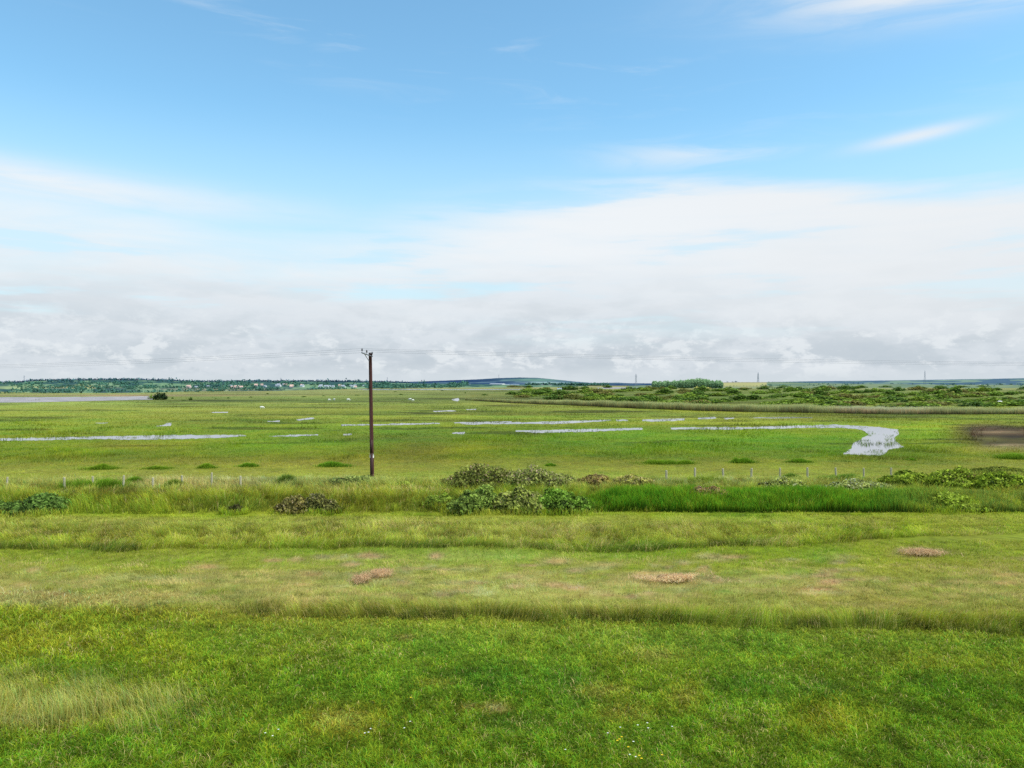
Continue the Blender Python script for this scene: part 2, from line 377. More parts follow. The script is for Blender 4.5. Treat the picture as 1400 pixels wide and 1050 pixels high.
# ground: one sheet, cells growing with distance, out to the horizon
def build_ground():
    rows = np.concatenate([np.linspace(-30, 4.5, 12), H * F / (np.concatenate([np.arange(1900, 1090, -16), np.arange(1090, 700, -2.5), np.arange(700, 560, -1.0), np.arange(560, 532, -0.4), np.arange(532, 525.9, -0.2), [525.7, 525.5, 525.4, 525.3]]) - HY)])
    rows = np.unique(rows); t = np.linspace(-1, 1, 561); t = np.sign(t) * (0.75 * np.abs(t) + 0.25 * np.abs(t) ** 5)
    yy, tt = np.meshgrid(rows, t, indexing='ij')
    xx = tt * (np.abs(yy) * 1.15 + 14)
    x, y = xx.ravel(), yy.ravel()
    z = hgt(x, np.maximum(y, 0.5)); z = np.where(y > 350, -0.012 - 0.1 * sstep(350, 1500, y), z)
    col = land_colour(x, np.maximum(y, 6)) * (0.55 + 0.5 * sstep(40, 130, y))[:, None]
    nr, nc = xx.shape
    i = np.arange(nr - 1)[:, None] * nc + np.arange(nc - 1)[None]
    f = np.stack([i, i + 1, i + nc + 1, i + nc], -1).reshape(-1, 4)
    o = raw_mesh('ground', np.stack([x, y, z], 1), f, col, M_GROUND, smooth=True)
    tag(o, kind='structure')
build_ground()

def sheet(name, poly, mat, z, jit=1.0, col=None, sub=3.0):
    """a flat sheet of water or mud with an uneven shore"""
    p = np.array(poly, float); pts = []
    for i in range(len(p)):
        a, b = p[i], p[(i + 1) % len(p)]
        n = max(2, int(abs(b[0] - a[0]) / sub) + int(abs(b[1] - a[1]) / 0.6))
        for k in range(n): pts.append(a + (b - a) * k / n)
    pts = np.array(pts)
    r = RNG.random(len(pts))
    k = np.arange(len(pts))
    hgt_px = (pts[:, 1] - HY) * 0.012 * jit
    pts[:, 1] += (fbm(k * 0.55, k * 0 + 3, int(p[0, 0] * 7) & 1023, 3) - 0.5) * 2.2 * hgt_px
    pts[:, 0] += (r - 0.5) * 2.0
    x, y = G(pts[:, 0], pts[:, 1])
    import bmesh
    bm = bmesh.new()
    vs = [bm.verts.new((a, b, z)) for a, b in zip(x, y)]
    f = bm.faces.new(vs); bm.normal_update()
    if f.normal.z < 0: f.normal_flip()
    bmesh.ops.triangulate(bm, faces=[f])
    me = bpy.data.meshes.new(name); bm.to_mesh(me); bm.free()
    if col is not None:
        a = me.attributes.new('Col', 'FLOAT_COLOR', 'POINT')
        a.data.foreach_set('color', np.tile(np.array([*col, 1], np.float32), (len(me.vertices), 1)).ravel())
    me.materials.append(mat)
    o = bpy.data.objects.new(name, me); C.objects.link(o)
    tag(o, kind='structure')
    return o
for nm, p in POOLS.items(): sheet('water', p, M_WATER, 0.0)
for nm, p in FARWATER.items(): sheet('water', p, M_WATER, 0.05, 0.3)
for nm, p in MUDFLATS.items(): sheet('mudflat', p, M_MUD, 0.03, 0.4, lin((158, 150, 148)))

# ------------------------------------------------------------------ grasses (uncountable: one object per sward)
def blades(name, P, h, w, yaw, lean, lyaw, cb, ct, mat=M_GRASS, fine=True, label=None):
    n = len(P)
    s = np.stack([np.cos(yaw), np.sin(yaw), 0 * yaw], 1) * (w * 0.5)[:, None]
    d = np.stack([np.cos(lyaw), np.sin(lyaw)], 1)
    up = np.sqrt(np.clip(1 - lean ** 2, 0.02, 1))
    tip = P + np.concatenate([d * (lean * h)[:, None], (up * h)[:, None]], 1)
    if fine:
        mid = P + np.concatenate([d * (lean * h * 0.38)[:, None], (h * (0.35 + 0.3 * up))[:, None]], 1)
        V = np.stack([P - s, P + s, mid - s * 0.75, mid + s * 0.75, tip], 1).reshape(-1, 3)
        cm = cb * 0.45 + ct * 0.55
        K = np.stack([cb, cb, cm, cm, ct], 1).reshape(-1, 3)
        b = (np.arange(n) * 5)[:, None]
        Fc = np.stack([b + np.array([0, 1, 3]), b + np.array([0, 3, 2]), b + np.array([2, 3, 4])], 1).reshape(-1, 3)
    else:
        V = np.stack([P - s, P + s, tip], 1).reshape(-1, 3)
        K = np.stack([cb, cb, ct], 1).reshape(-1, 3)
        Fc = (np.arange(n) * 3)[:, None] + np.array([0, 1, 2])
    o = raw_mesh(name, V, Fc, K, mat)
    return tag(o, label, kind='stuff')

def scatter(n, v0, v1, u0=-170, u1=1570, filt=None):
    u = RNG.uniform(u0, u1, n); v = RNG.uniform(v0, v1, n)
    x, y = G(u, v)
    if filt is not None:
        k = filt(x, y, u, v); x, y, u, v = x[k], y[k], u[k], v[k]
    return x, y, u, v

def tint(c, amt, straw=0.0, strawc=(206, 186, 120)):
    n = len(c)
    f = 1 + amt * RNG.normal(0, 1, n)
    y = RNG.normal(0, amt, n)
    c = c * np.clip(f, 0.35, 2)[:, None] * np.stack([1 + y, np.ones(n), 1 - 0.3 * y], 1)
    if straw > 0:
        k = RNG.random(n) < straw
        c[k] = lin(strawc) * RNG.uniform(0.6, 1.1, (k.sum(), 1))
    return np.clip(c, 0.004, 0.9)

def flow(x, y, sc, seed):
    return 2 * math.pi * 1.6 * fbm(x * sc, y * sc, seed, 2)

def wob(x, y, a, f, sd): return a * (fbm(x * f, y * f * .6, sd, 3) - .5)
GB, GT = 0.62, 1.75      # blade foot and tip against the turf colour; darker foot paints in root shade

def sward(name, n, v0, v1, filt, hfun, wfun, leanr, straw, label, fine=True, fl=0.5, spread=1.2, amt=0.2, gb=GB, gt=GT, colf=None, clump=1.0, cs=3.0):
    x, y, u, v = scatter(n, v0, v1, filt=filt)
    z = hgt(x, y); m = len(x)
    h = hfun(x, y, u, v) * RNG.uniform(0.6, 1.25, m)
    w = wfun(x, y) * RNG.uniform(0.7, 1.3, m)
    c = land_colour(x, y)
    if colf is not None: c = colf(c, x, y, u, v)
    st = straw(x, y, u, v) if callable(straw) else straw
    cl = 1.0 + clump * 2.0 * (fbm(x * cs, y * cs * .6, 64, 3) - 0.5) + clump * 0.5 * (fbm(x * cs * .25, y * cs * .22, 65, 3) - 0.5)
    h = h * np.clip(0.4 + 0.6 * cl, .4, 1.6); c = c * np.clip(cl, .35, 1.8)[:, None]
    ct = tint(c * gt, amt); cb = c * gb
    if np.ndim(st) or st > 0:
        k = RNG.random(m) < st
        sc = lin((214, 192, 122)) * RNG.uniform(0.7, 1.6, (int(k.sum()), 1))
        ct[k] = sc; cb[k] = sc * 0.8
    lean = RNG.uniform(leanr[0], leanr[1], m)
    ly = flow(x, y, fl, 61) + RNG.normal(0, spread, m)
    return blades(name, np.stack([x, y, z - 0.01], 1), h, w, RNG.uniform(0, math.pi, m), lean, ly, cb, ct, M_GRASS, fine, label)

TALL = [(-200, 915), (60, 915), (150, 935), (300, 958), (312, 976), (250, 992), (200, 1006), (130, 1000), (60, 996), (-200, 1010)]
tall_mask = lambda u, v: in_poly(u + 30 * (vnoise(u * .05, v * .1, 77) - .5), v + 16 * (vnoise(u * .04, v * .08, 78) - .5), TALL)

def edge_on(x):
    """the mown edge is crisp from the clump at its left end rightwards"""
    u, _ = to_pixel(x, B_EDGE(x)); return sstep(300, 360, u)

# 1 close-mown lawn
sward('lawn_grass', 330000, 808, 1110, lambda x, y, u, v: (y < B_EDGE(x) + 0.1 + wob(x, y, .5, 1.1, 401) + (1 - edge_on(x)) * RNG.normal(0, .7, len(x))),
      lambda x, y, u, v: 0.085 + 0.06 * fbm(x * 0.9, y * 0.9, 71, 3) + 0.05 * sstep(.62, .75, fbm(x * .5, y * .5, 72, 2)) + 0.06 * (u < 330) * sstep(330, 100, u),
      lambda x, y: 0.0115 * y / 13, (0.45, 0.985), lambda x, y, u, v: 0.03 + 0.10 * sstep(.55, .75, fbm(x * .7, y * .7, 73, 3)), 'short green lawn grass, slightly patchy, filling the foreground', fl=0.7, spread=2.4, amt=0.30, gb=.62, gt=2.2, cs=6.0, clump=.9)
# a patch of pale uncut grass lower left
def tallc(c, x, y, u, v):
    t = np.stack([vnoise(x * 1.2, y * 1.2, 79)], 1); return lin((158, 158, 76)) * (0.75 + 0.5 * t)
sward('long_grass', 52000, 890, 1030, lambda x, y, u, v: tall_mask(u + RNG.normal(0, 22, len(u)), v + RNG.normal(0, 10, len(u))), lambda x, y, u, v: 0.30 + 0.14 * vnoise(x * 2, y * 2, 80) - 0.1 * sstep(220, 320, u),
      lambda x, y: 0.006 + 0 * x, (0.2, 0.85), 0.10, 'pale long grass left uncut in the lower left corner', fl=0.3, spread=0.5, colf=tallc, gb=0.75, gt=1.9, amt=.35)
# 2 verge beyond the edge: a taller fringe, then mown hay-strewn grass
def verge_h(x, y, u, v):
    e = y - B_EDGE(x)
    fringe = (1 - sstep(0.5, 1.6, e)) * edge_on(x) * (0.35 + 1.3 * fbm(x * 1.5, y * .6, 81, 2))
    return 0.08 + 0.05 * fbm(x * .8, y * .8, 82, 3) + 0.24 * fringe
def verge_c(c, x, y, u, v):
    e = y - B_EDGE(x); k = ((1 - sstep(0.0, 0.7, e)) * edge_on(x) * sstep(.2, .6, fbm(x * .9, y * .4, 181, 3)))[:, None] * 0.85
    return c * (1 - k) + lin((46, 70, 22)) * k  # front foot of the fringe darkened, its shade baked into the blade colour
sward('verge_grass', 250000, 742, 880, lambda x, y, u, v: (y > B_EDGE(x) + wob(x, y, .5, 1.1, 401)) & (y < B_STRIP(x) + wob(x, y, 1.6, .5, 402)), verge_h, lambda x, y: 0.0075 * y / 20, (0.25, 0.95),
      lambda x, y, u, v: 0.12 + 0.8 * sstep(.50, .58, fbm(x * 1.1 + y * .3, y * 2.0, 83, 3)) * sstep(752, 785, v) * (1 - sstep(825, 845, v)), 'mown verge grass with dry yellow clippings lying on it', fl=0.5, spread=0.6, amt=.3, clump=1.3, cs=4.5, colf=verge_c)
# 3 uncut strip
def strip_k(x): u, _ = to_pixel(x, B_STRIP(x)); return 1 - 0.65 * sstep(1180, 1330, u)
def strip_h(x, y, u, v):
    return 0.85 * (0.20 + 0.26 * fbm(x * .9, y * .9, 84, 3) + 0.10 * (1 - sstep(0, 1.2, y - B_STRIP(x)))) * strip_k(x)
def strip_c(c, x, y, u, v):
    e = y - B_STRIP(x); k = ((1 - sstep(0.0, 1.1, e)) * strip_k(x) * sstep(.3, .6, fbm(x * .35, y * .2, 85, 3)))[:, None] * 0.7
    return c * (1 - k) + lin((62, 78, 34)) * k  # shaded lower front of the strip mixed into the grass colour
sward('uncut_grass', 150000, 714, 762, lambda x, y, u, v: (y > B_STRIP(x) + wob(x, y, 1.6, .5, 402)) & (y < B_STRIPBACK(x) + wob(x, y, .8, .5, 403)), strip_h, lambda x, y: 0.011 * y / 28, (0.45, 0.97),
      lambda x, y, u, v: 0.08 + 0.3 * sstep(.5, .7, fbm(x * .6, y * .6, 86, 3)), 'strip of uncut tussocky grass between the verge and the path', fl=0.55, spread=0.9, amt=.3, gt=2.0, gb=.66, cs=3.2, clump=1.3, colf=strip_c)
# 4 mown path
sward('path_grass', 60000, 696, 726, lambda x, y, u, v: (y > B_STRIPBACK(x) - .2) & (y < B_BANK(x) + 0.2), lambda x, y, u, v: 0.10 + 0.06 * fbm(x * .5, y * .8, 87, 2), lambda x, y: 0.016 + 0 * x, (0.3, 0.9), 0.04,
      'narrow band of mown grass along the foot of the bank', fl=0.3)
# 5 rough bank
def bank_h(x, y, u, v):
    return 0.22 + 0.34 * fbm(x * .6, y * .5, 88, 3) * (1 - sstep(43, 47, y)) - 0.12 * sstep(44, 48, y)
def bank_c(c, x, y, u, v):
    e = y - B_BANK(x); k = ((1 - sstep(0.1, 2.6, e)) * sstep(.25, .6, fbm(x * .3, y * .25, 89, 3)))[:, None] * 0.75
    return c * (1 - k) + lin((74, 90, 34)) * k  # shade along the bank's foot painted as darker grass
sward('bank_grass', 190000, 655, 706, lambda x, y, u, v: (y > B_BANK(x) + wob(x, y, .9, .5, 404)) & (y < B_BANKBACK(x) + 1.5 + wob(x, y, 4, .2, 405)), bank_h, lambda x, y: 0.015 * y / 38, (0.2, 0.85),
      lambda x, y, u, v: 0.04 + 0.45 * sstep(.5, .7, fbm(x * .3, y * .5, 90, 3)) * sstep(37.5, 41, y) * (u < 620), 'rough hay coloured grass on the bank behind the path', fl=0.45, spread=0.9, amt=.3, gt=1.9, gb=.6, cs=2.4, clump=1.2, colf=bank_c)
# 6 marsh pasture
def dry(x, y, u, v, hp=0.0):
    j = np.clip((v - HY) / 60, .2, 1.3)
    uj = u + 16 * (vnoise(u * .12, v * .5, 301) - .5); vj = v + (5.0 * (fbm(u * .10, v * .3, 302, 3) - .5) + 1.2 * (RNG.random(len(u)) - .5)) * j
    w = wet(uj, vj)
    w |= wet(uj, vj - hp * RNG.uniform(.2, .9, len(u)))
    w &= fbm(u * .06, v * .45, 303, 3) < .60
    mud = ((u - 1372) / 40) ** 2 + ((v - 597) / 13) ** 2 < 2.4 * fbm(u * .07, v * .25, 99, 3) - .25 + .25 * (RNG.random(len(u)) - .5)
    return ~w & ~mud
def marsh_h(x, y, u, v):
    lush = sstep(-3, 3, y - B_PASTURE(x))
    t = fbm(x * .22, y * .16, 91, 3)
    return 0.10 + 0.05 * lush + 0.28 * lush * sstep(.5, .78, t) * (1 - sstep(100, 170, y))
sward('pasture_grass', 260000, 573, 674, lambda x, y, u, v: (y > B_BANKBACK(x)) & dry(x, y, u, v, F * 0.13 / np.maximum(y, 1)), marsh_h, lambda x, y: 0.028 * y / 60, (0.15, 0.8), 0.01,
      'bright green marsh pasture grass beyond the fence', fine=False, fl=0.1, gb=0.62, gt=1.55, amt=0.2, clump=0.85, cs=.9)
sward('saltmarsh_grass', 110000, 530, 575, lambda x, y, u, v: dry(x, y, u, v, F * 0.2 / y), lambda x, y, u, v: 0.16 + 0.22 * sstep(.5, .75, fbm(x * .05, y * .035, 92, 3)), lambda x, y: 0.03 * y / 60, (0.1, 0.7), 0.0,
      'flat green marsh stretching away to the far estuary', fine=False, fl=0.1, gb=0.8, gt=1.35, amt=0.10, clump=0.4, cs=.2)

# straw heaps on the mown verge
def straw_heap(px, py, wpx, hpx, label, pink=0.0):
    X, Y, Z = spot(px, py); sc = Y / F; a = wpx * sc / 2; hh = hpx * sc * 0.8; b = max(0.35, a * 0.35)
    n = int(350 + 22 * wpx)
    t = np.abs(RNG.normal(0, .75, n)); th = RNG.uniform(0, 2 * math.pi, n)
    x = t * a * np.cos(th); y = t * b * np.sin(th)
    kp = (t < (.3 if wpx > 50 else 9)) | (fbm(x * 1.6 + px, y * 2.4, 193, 3) > .40 + .1 * t); t, th, x, y = t[kp], th[kp], x[kp], y[kp]; n = len(x)
    top = np.exp(-2 * t ** 2) * hh * .13 * (0.5 + 0.9 * fbm(x * 1.7 / max(a, .3) + px, y * 2, 93, 2))
    z = RNG.random(n) * top
    P = np.stack([x, y, z], 1)
    c = lin((226, 192, 146)) * RNG.uniform(0.5, 1.1, (n, 1)); c[:, 0] *= 1 + pink
    o = blades('straw_heap', P, RNG.uniform(.12, .3, n), RNG.uniform(.012, .022, n), RNG.uniform(0, 3.14, n), RNG.uniform(.97, .999, n), RNG.uniform(0, 6.28, n), c * (1.1 if wpx > 50 else .9), c * (1.8 if wpx > 50 else 1.35), M_GRASS, True)
    del o['kind']
    o.location = (X, Y, Z + 0.08); tag(o, label, 'straw heap', 'heaps of dry cut grass on the verge')
straw_heap(925, 795, 96, 11, 'longest flat heap of tan cut grass, on the verge right of centre')
straw_heap(1261, 759, 40, 7, 'short tan heap of cut grass at the end of the uncut strip, far right')
straw_heap(520, 788, 24, 7, 'small pinkish heap of cut grass, upper of the two below the pole')
straw_heap(494, 796, 18, 5, 'small pinkish heap of cut grass, lower of the two below the pole')

# ------------------------------------------------------------------ bushes
def leaf_cloud(name, P, size, cols, parent=None, mat=M_LEAF, nbias=None, aspect=0.62):
    n = len(P)
    a = RNG.normal(0, 1, (n, 3)); a /= np.linalg.norm(a, axis=1)[:, None]
    nn = RNG.normal(0, 0.75, (n, 3))
    if nbias is not None: nn = nn + nbias
    b = np.cross(nn, a); b /= (np.linalg.norm(b, axis=1)[:, None] + 1e-9)
    a = np.cross(b, nn); a /= (np.linalg.norm(a, axis=1)[:, None] + 1e-9)
    s = size[:, None]
    V = np.stack([P - a * s, P - b * s * aspect, P + a * s, P + b * s * aspect], 1).reshape(-1, 3)
    Fc = (np.arange(n) * 4)[:, None] + np.array([0, 1, 2, 3])
    return raw_mesh(name, V, Fc, np.repeat(cols, 4, 0), mat, parent)

def lobes_for(w, d, h, k):
    L = []
    for i in range(k):
        a = RNG.uniform(0, 2 * math.pi); t = RNG.random() ** 0.6
        cx, cy = 0.40 * w * t * math.cos(a), 0.36 * d * t * math.sin(a)
        hh = h * (1 - 0.55 * t ** 2) * RNG.uniform(0.7, 1.0)
        r = RNG.uniform(0.11, 0.28)
        L.append((cx, cy, hh * 0.5, r * w * 0.9, r * d, hh * 0.52))
    return L

def foliage(parent, w, d, h, n, size, dark, light, k=10, tops=None, topk=0.0, name='foliage', mat=M_LEAF, mott=1.25):
    L = lobes_for(w, d, h, k); per = n // k; Ps, Cs, Ns = [], [], []
    for j, (cx, cy, cz, rx, ry, rz) in enumerate(L):
        v = RNG.normal(0, 1, (per, 3)); v /= np.linalg.norm(v, axis=1)[:, None]
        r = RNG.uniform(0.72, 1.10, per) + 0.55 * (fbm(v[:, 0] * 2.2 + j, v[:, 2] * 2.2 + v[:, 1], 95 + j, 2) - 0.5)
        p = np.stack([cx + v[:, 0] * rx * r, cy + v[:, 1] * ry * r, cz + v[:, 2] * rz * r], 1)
        t = 0.25 + 0.45 * np.clip(p[:, 2] / h, 0, 1) + 0.9 * (r - 0.9) + RNG.normal(0, 0.16, per) + RNG.uniform(-0.12, 0.12)  # shade low and inside, highlights outside, painted into the leaf colour
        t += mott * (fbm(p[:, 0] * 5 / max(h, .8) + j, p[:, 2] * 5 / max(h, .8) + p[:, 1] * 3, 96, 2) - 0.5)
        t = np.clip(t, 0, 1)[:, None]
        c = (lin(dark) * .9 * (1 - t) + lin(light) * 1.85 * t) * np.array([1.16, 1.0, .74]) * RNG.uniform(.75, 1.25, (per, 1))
        if tops is not None:
            kk = (RNG.random(per) < topk * np.clip(p[:, 2] / h, 0.1, 1))
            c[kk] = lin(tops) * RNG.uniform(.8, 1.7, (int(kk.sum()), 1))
        Ps.append(p); Cs.append(c); Ns.append(v)
    P = np.concatenate(Ps); Cc = np.concatenate(Cs); Nn = np.concatenate(Ns)
    g = P[:, 2] > 0.02 * h
    P, Cc, Nn = P[g], Cc[g], Nn[g]
    return leaf_cloud(name, P, size * RNG.uniform(.6, 1.3, len(P)), Cc, parent, mat, Nn)

def stems(parent, w, d, h, k=7):
    mb = MB()
    for i in range(k):
        a = RNG.uniform(0, 6.28); t = RNG.random()
        x1, y1 = .42 * w * t * math.cos(a), .4 * d * t * math.sin(a)
        mb.tube([(x1 * .2, y1 * .2, -0.05), (x1 * .6, y1 * .6, h * .4), (x1, y1, h * RNG.uniform(.55, .85))], [.022 * h + .008, .014 * h + .005, .004], 6)
    return mb.build('stem', M_WOOD, parent)

SKIRT = []
def bush(px, py, wpx, hpx, label, dark, light, name='bush', cat='bush', dens=1.0, size=0.076, tops=None, topk=0.0, k=22, depth=0.8, group=None):
    X, Y, Z = spot(px, py); sc = Y / F
    w, h = wpx * sc * 1.08, (hpx * sc + .10) * 0.88; d = max(w * depth, h * .8)
    o = empty(name, (X, Y + d * 0.35, Z - 0.03)); tag(o, label, cat, group); SKIRT.append((X, Y + d * .35, w, d))
    n = int(dens * min(18000, max(2200, 2000 * (w * h * 2.2 + w * d * .6))))
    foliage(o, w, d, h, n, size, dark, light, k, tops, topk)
    stems(o, w, d, h)
    return o
GD, GL = (34, 56, 26), (104, 136, 64)         # dark bramble
BD, BL = (54, 68, 34), (126, 140, 80)         # grey bramble
OD, OL = (62, 88, 28), (132, 156, 58)         # olive thicket
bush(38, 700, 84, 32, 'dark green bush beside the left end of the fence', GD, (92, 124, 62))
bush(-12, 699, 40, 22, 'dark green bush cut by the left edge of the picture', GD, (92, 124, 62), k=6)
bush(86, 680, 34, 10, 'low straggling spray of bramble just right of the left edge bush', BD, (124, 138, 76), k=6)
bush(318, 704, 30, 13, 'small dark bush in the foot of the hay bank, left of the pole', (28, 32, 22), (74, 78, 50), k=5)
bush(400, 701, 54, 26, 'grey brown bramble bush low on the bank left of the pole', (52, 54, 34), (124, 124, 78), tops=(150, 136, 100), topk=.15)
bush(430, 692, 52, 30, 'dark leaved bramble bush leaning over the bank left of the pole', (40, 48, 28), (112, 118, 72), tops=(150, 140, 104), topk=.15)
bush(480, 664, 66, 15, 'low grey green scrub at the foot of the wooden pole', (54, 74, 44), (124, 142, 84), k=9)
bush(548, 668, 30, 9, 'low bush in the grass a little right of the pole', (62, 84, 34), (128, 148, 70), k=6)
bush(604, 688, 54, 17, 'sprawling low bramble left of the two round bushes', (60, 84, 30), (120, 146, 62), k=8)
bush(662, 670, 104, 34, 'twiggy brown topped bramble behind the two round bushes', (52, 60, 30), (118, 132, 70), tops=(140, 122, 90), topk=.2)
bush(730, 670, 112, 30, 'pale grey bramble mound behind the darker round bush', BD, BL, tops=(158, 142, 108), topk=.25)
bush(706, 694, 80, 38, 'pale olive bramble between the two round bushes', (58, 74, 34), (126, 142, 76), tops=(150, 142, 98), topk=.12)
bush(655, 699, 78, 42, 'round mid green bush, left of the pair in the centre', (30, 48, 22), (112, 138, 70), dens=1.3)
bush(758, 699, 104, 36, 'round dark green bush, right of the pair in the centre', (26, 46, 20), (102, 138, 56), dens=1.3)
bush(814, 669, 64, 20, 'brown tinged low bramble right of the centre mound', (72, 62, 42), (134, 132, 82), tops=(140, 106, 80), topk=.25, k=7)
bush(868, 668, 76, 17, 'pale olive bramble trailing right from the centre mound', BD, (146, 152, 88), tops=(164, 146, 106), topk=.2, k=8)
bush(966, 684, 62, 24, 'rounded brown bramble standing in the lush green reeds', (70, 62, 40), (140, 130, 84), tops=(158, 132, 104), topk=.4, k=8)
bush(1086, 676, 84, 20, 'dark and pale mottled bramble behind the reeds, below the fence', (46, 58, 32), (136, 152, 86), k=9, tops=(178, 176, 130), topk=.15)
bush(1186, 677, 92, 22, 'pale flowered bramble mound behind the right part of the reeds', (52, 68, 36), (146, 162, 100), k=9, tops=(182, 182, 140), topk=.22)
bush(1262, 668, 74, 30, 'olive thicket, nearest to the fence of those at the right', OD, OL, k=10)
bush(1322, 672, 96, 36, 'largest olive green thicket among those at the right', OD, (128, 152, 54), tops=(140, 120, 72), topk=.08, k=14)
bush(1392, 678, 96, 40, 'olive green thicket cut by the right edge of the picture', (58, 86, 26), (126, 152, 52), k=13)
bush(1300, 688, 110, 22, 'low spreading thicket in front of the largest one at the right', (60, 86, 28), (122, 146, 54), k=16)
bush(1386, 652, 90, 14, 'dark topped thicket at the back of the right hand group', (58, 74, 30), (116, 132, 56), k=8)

def skirts():
    Ps = []
    for (X, Y, w, d) in SKIRT:
        n = int(500 * w); a = RNG.uniform(math.pi * .9, math.pi * 2.1, n); r = RNG.normal(1.0, .16, n)
        x = X + .52 * w * r * np.cos(a); y = Y + .46 * d * r * np.sin(a) - .05
        Ps.append(np.stack([x, y], 1))
    P = np.concatenate(Ps); x, y = P[:, 0], P[:, 1]; n = len(P)
    c = land_colour(x, y)
    h = RNG.uniform(.12, .42, n) * (.5 + fbm(x * 1.5, y * 1.5, 501, 2))
    blades('tussock_grass', np.stack([x, y, hgt(x, y) - .01], 1), h, np.full(n, .016), RNG.uniform(0, 3.14, n), RNG.uniform(.1, .7, n), RNG.uniform(0, 6.28, n), c * .7, tint(c * 1.9, .3, .12), M_GRASS, True, 'tussocky grass grown up round the feet of the bushes')
skirts()
# clumps of rush
def rush_clump(px, py, wpx, hpx, label, dark=(36, 68, 22), light=(112, 156, 58), n=None):
    X, Y, Z = spot(px, py); sc = Y / F; a = wpx * sc / 2; hh = hpx * sc * .85; b = max(.4, a * .5)
    n = n or int(520 + 26 * wpx)
    t = np.abs(RNG.normal(0, .52, n)); th = RNG.uniform(0, 6.28, n)
    x = t * a * np.cos(th); y = t * b * np.sin(th)
    hs = 1.15 * hh * (.3 + .7 * np.exp(-t * t * 1.5)) * (0.15 + 1.5 * fbm(x * 1.9 + px, y * 1.2, 97, 3) + RNG.uniform(0, .4, n))
    x = x * (.8 + .8 * fbm(x * .8 + px, y * .8, 197, 2)); y = y * (.8 + .9 * fbm(y + py, x, 198, 2))
    m = RNG.uniform(.5, 1.2, (n, 1))
    o = blades('rush_clump', np.stack([x, y, 0 * x], 1), hs, np.full(n, .016 * Y / 38), RNG.uniform(0, 3.14, n), RNG.uniform(.05, .65, n), np.arctan2(y, x) + RNG.normal(0, .7, n), lin(dark) * m * 1.3 * np.array([1.25, 1.05, .55]), lin(light) * m * 1.9 * np.array([1.25, 1.0, .5]), M_GRASS, True)
    del o['kind']; o.location = (X, Y, Z - .02)
    tag(o, label, 'rushes', 'clumps of rushes in the pasture')
rush_clump(135, 669, 96, 17, 'wide clump of green rushes behind the fence posts at the left')
rush_clump(182, 661, 26, 10, 'small rush clump at the right end of the wide left one')
rush_clump(238, 668, 46, 10, 'dull rush clump between two pale fence posts, left of the pole', (48, 78, 34), (116, 146, 76))
rush_clump(392, 662, 34, 12, 'dark bluish rush clump on top of the hay bank', (40, 66, 36), (104, 136, 76))
rush_clump(140, 641, 50, 6, 'dark rush clump out in the pasture, far left', (55, 92, 28), (114, 151, 54))
rush_clump(216, 641, 45, 5, 'dark rush clump in the pasture, second from the left', (50, 91, 28), (112, 146, 54))
rush_clump(282, 640, 25, 5, 'little dark rush clump in the pasture, third from the left', (53, 91, 28), (113, 149, 54))
rush_clump(340, 638, 32, 6, 'dark rush clump in the pasture, fourth from the left', (57, 94, 28), (106, 153, 54))
rush_clump(455, 638, 50, 6, 'dark rush clump in the pasture, just left of the pole', (55, 88, 28), (104, 151, 54))
rush_clump(905, 634, 70, 6, 'long low rush clump in the pasture right of centre', (55, 87, 28), (112, 151, 54))
rush_clump(934, 634, 30, 6, 'short rush clump at the end of the long low one', (57, 94, 28), (115, 153, 54))
rush_clump(1016, 633, 32, 8, 'compact dark rush clump standing alone in the pasture', (58, 88, 28), (106, 154, 54))
rush_clump(1094, 632, 35, 5, 'rush clump left of the bend of water', (55, 89, 28), (106, 151, 54))
rush_clump(752, 637, 16, 4, 'tiny tuft of rush in the pale pasture above the round bushes', (50, 84, 26), (100, 146, 46))
rush_clump(1246, 629, 16, 4, 'tiny tuft of rush right of the bend of water', (50, 84, 26), (100, 146, 46))
rush_clump(1388, 627, 56, 9, 'rush clump at the right edge, below the bare mud', (52, 86, 30), (108, 150, 54))
rush_clump(1080, 655, 40, 8, 'bluish rush clump among the right hand fence posts', (50, 82, 42), (112, 148, 78))
rush_clump(1150, 655, 50, 8, 'rush clump at the right end of the fence posts', (54, 86, 44), (114, 150, 78))
rush_clump(950, 662, 110, 12, 'broad pale rush clump behind the middle fence posts', (78, 104, 46), (136, 162, 82))

# lush reeds along the ditch, right of the round bushes
x, y, u, v = scatter(60000, 683, 700.5, 796, 1600)
k = (v > 684 + 6 * (1 - sstep(796, 860, u)) + 5 * vnoise(u * .02, v * 0, 94)); x, y, u, v = x[k], y[k], u[k], v[k]
m = len(x); hh = (0.22 + 0.62 * fbm(u * .035, v * .12, 98, 3)) * (0.55 + 0.45 * sstep(796, 850, u)) * (1 - .35 * sstep(1180, 1330, u))
t = sstep(1150, 1330, u)[:, None]; n1 = fbm(u * .03, v * .2, 100, 3)[:, None]
ct = (lin((72, 146, 40)) * (1 - n1) + lin((112, 170, 52)) * n1) * (1 - t) + lin((120, 158, 84)) * t
ct = tint(ct * 1.6 * np.array([1.55, .98, .55]), .3); cb = np.array([1.2, 1.0, .6]) * (lin((22, 58, 20)) * (1 - t) + lin((60, 96, 48)) * t)
blades('reeds', np.stack([x, y, hgt(x, y)], 1), hh * RNG.uniform(.7, 1.2, m), np.full(m, .018), RNG.uniform(0, 3.14, m), RNG.uniform(.03, .45, m), RNG.uniform(0, 6.28, m), cb, ct, M_GRASS, True, 'lush dark green reeds filling the ditch right of the round bushes')

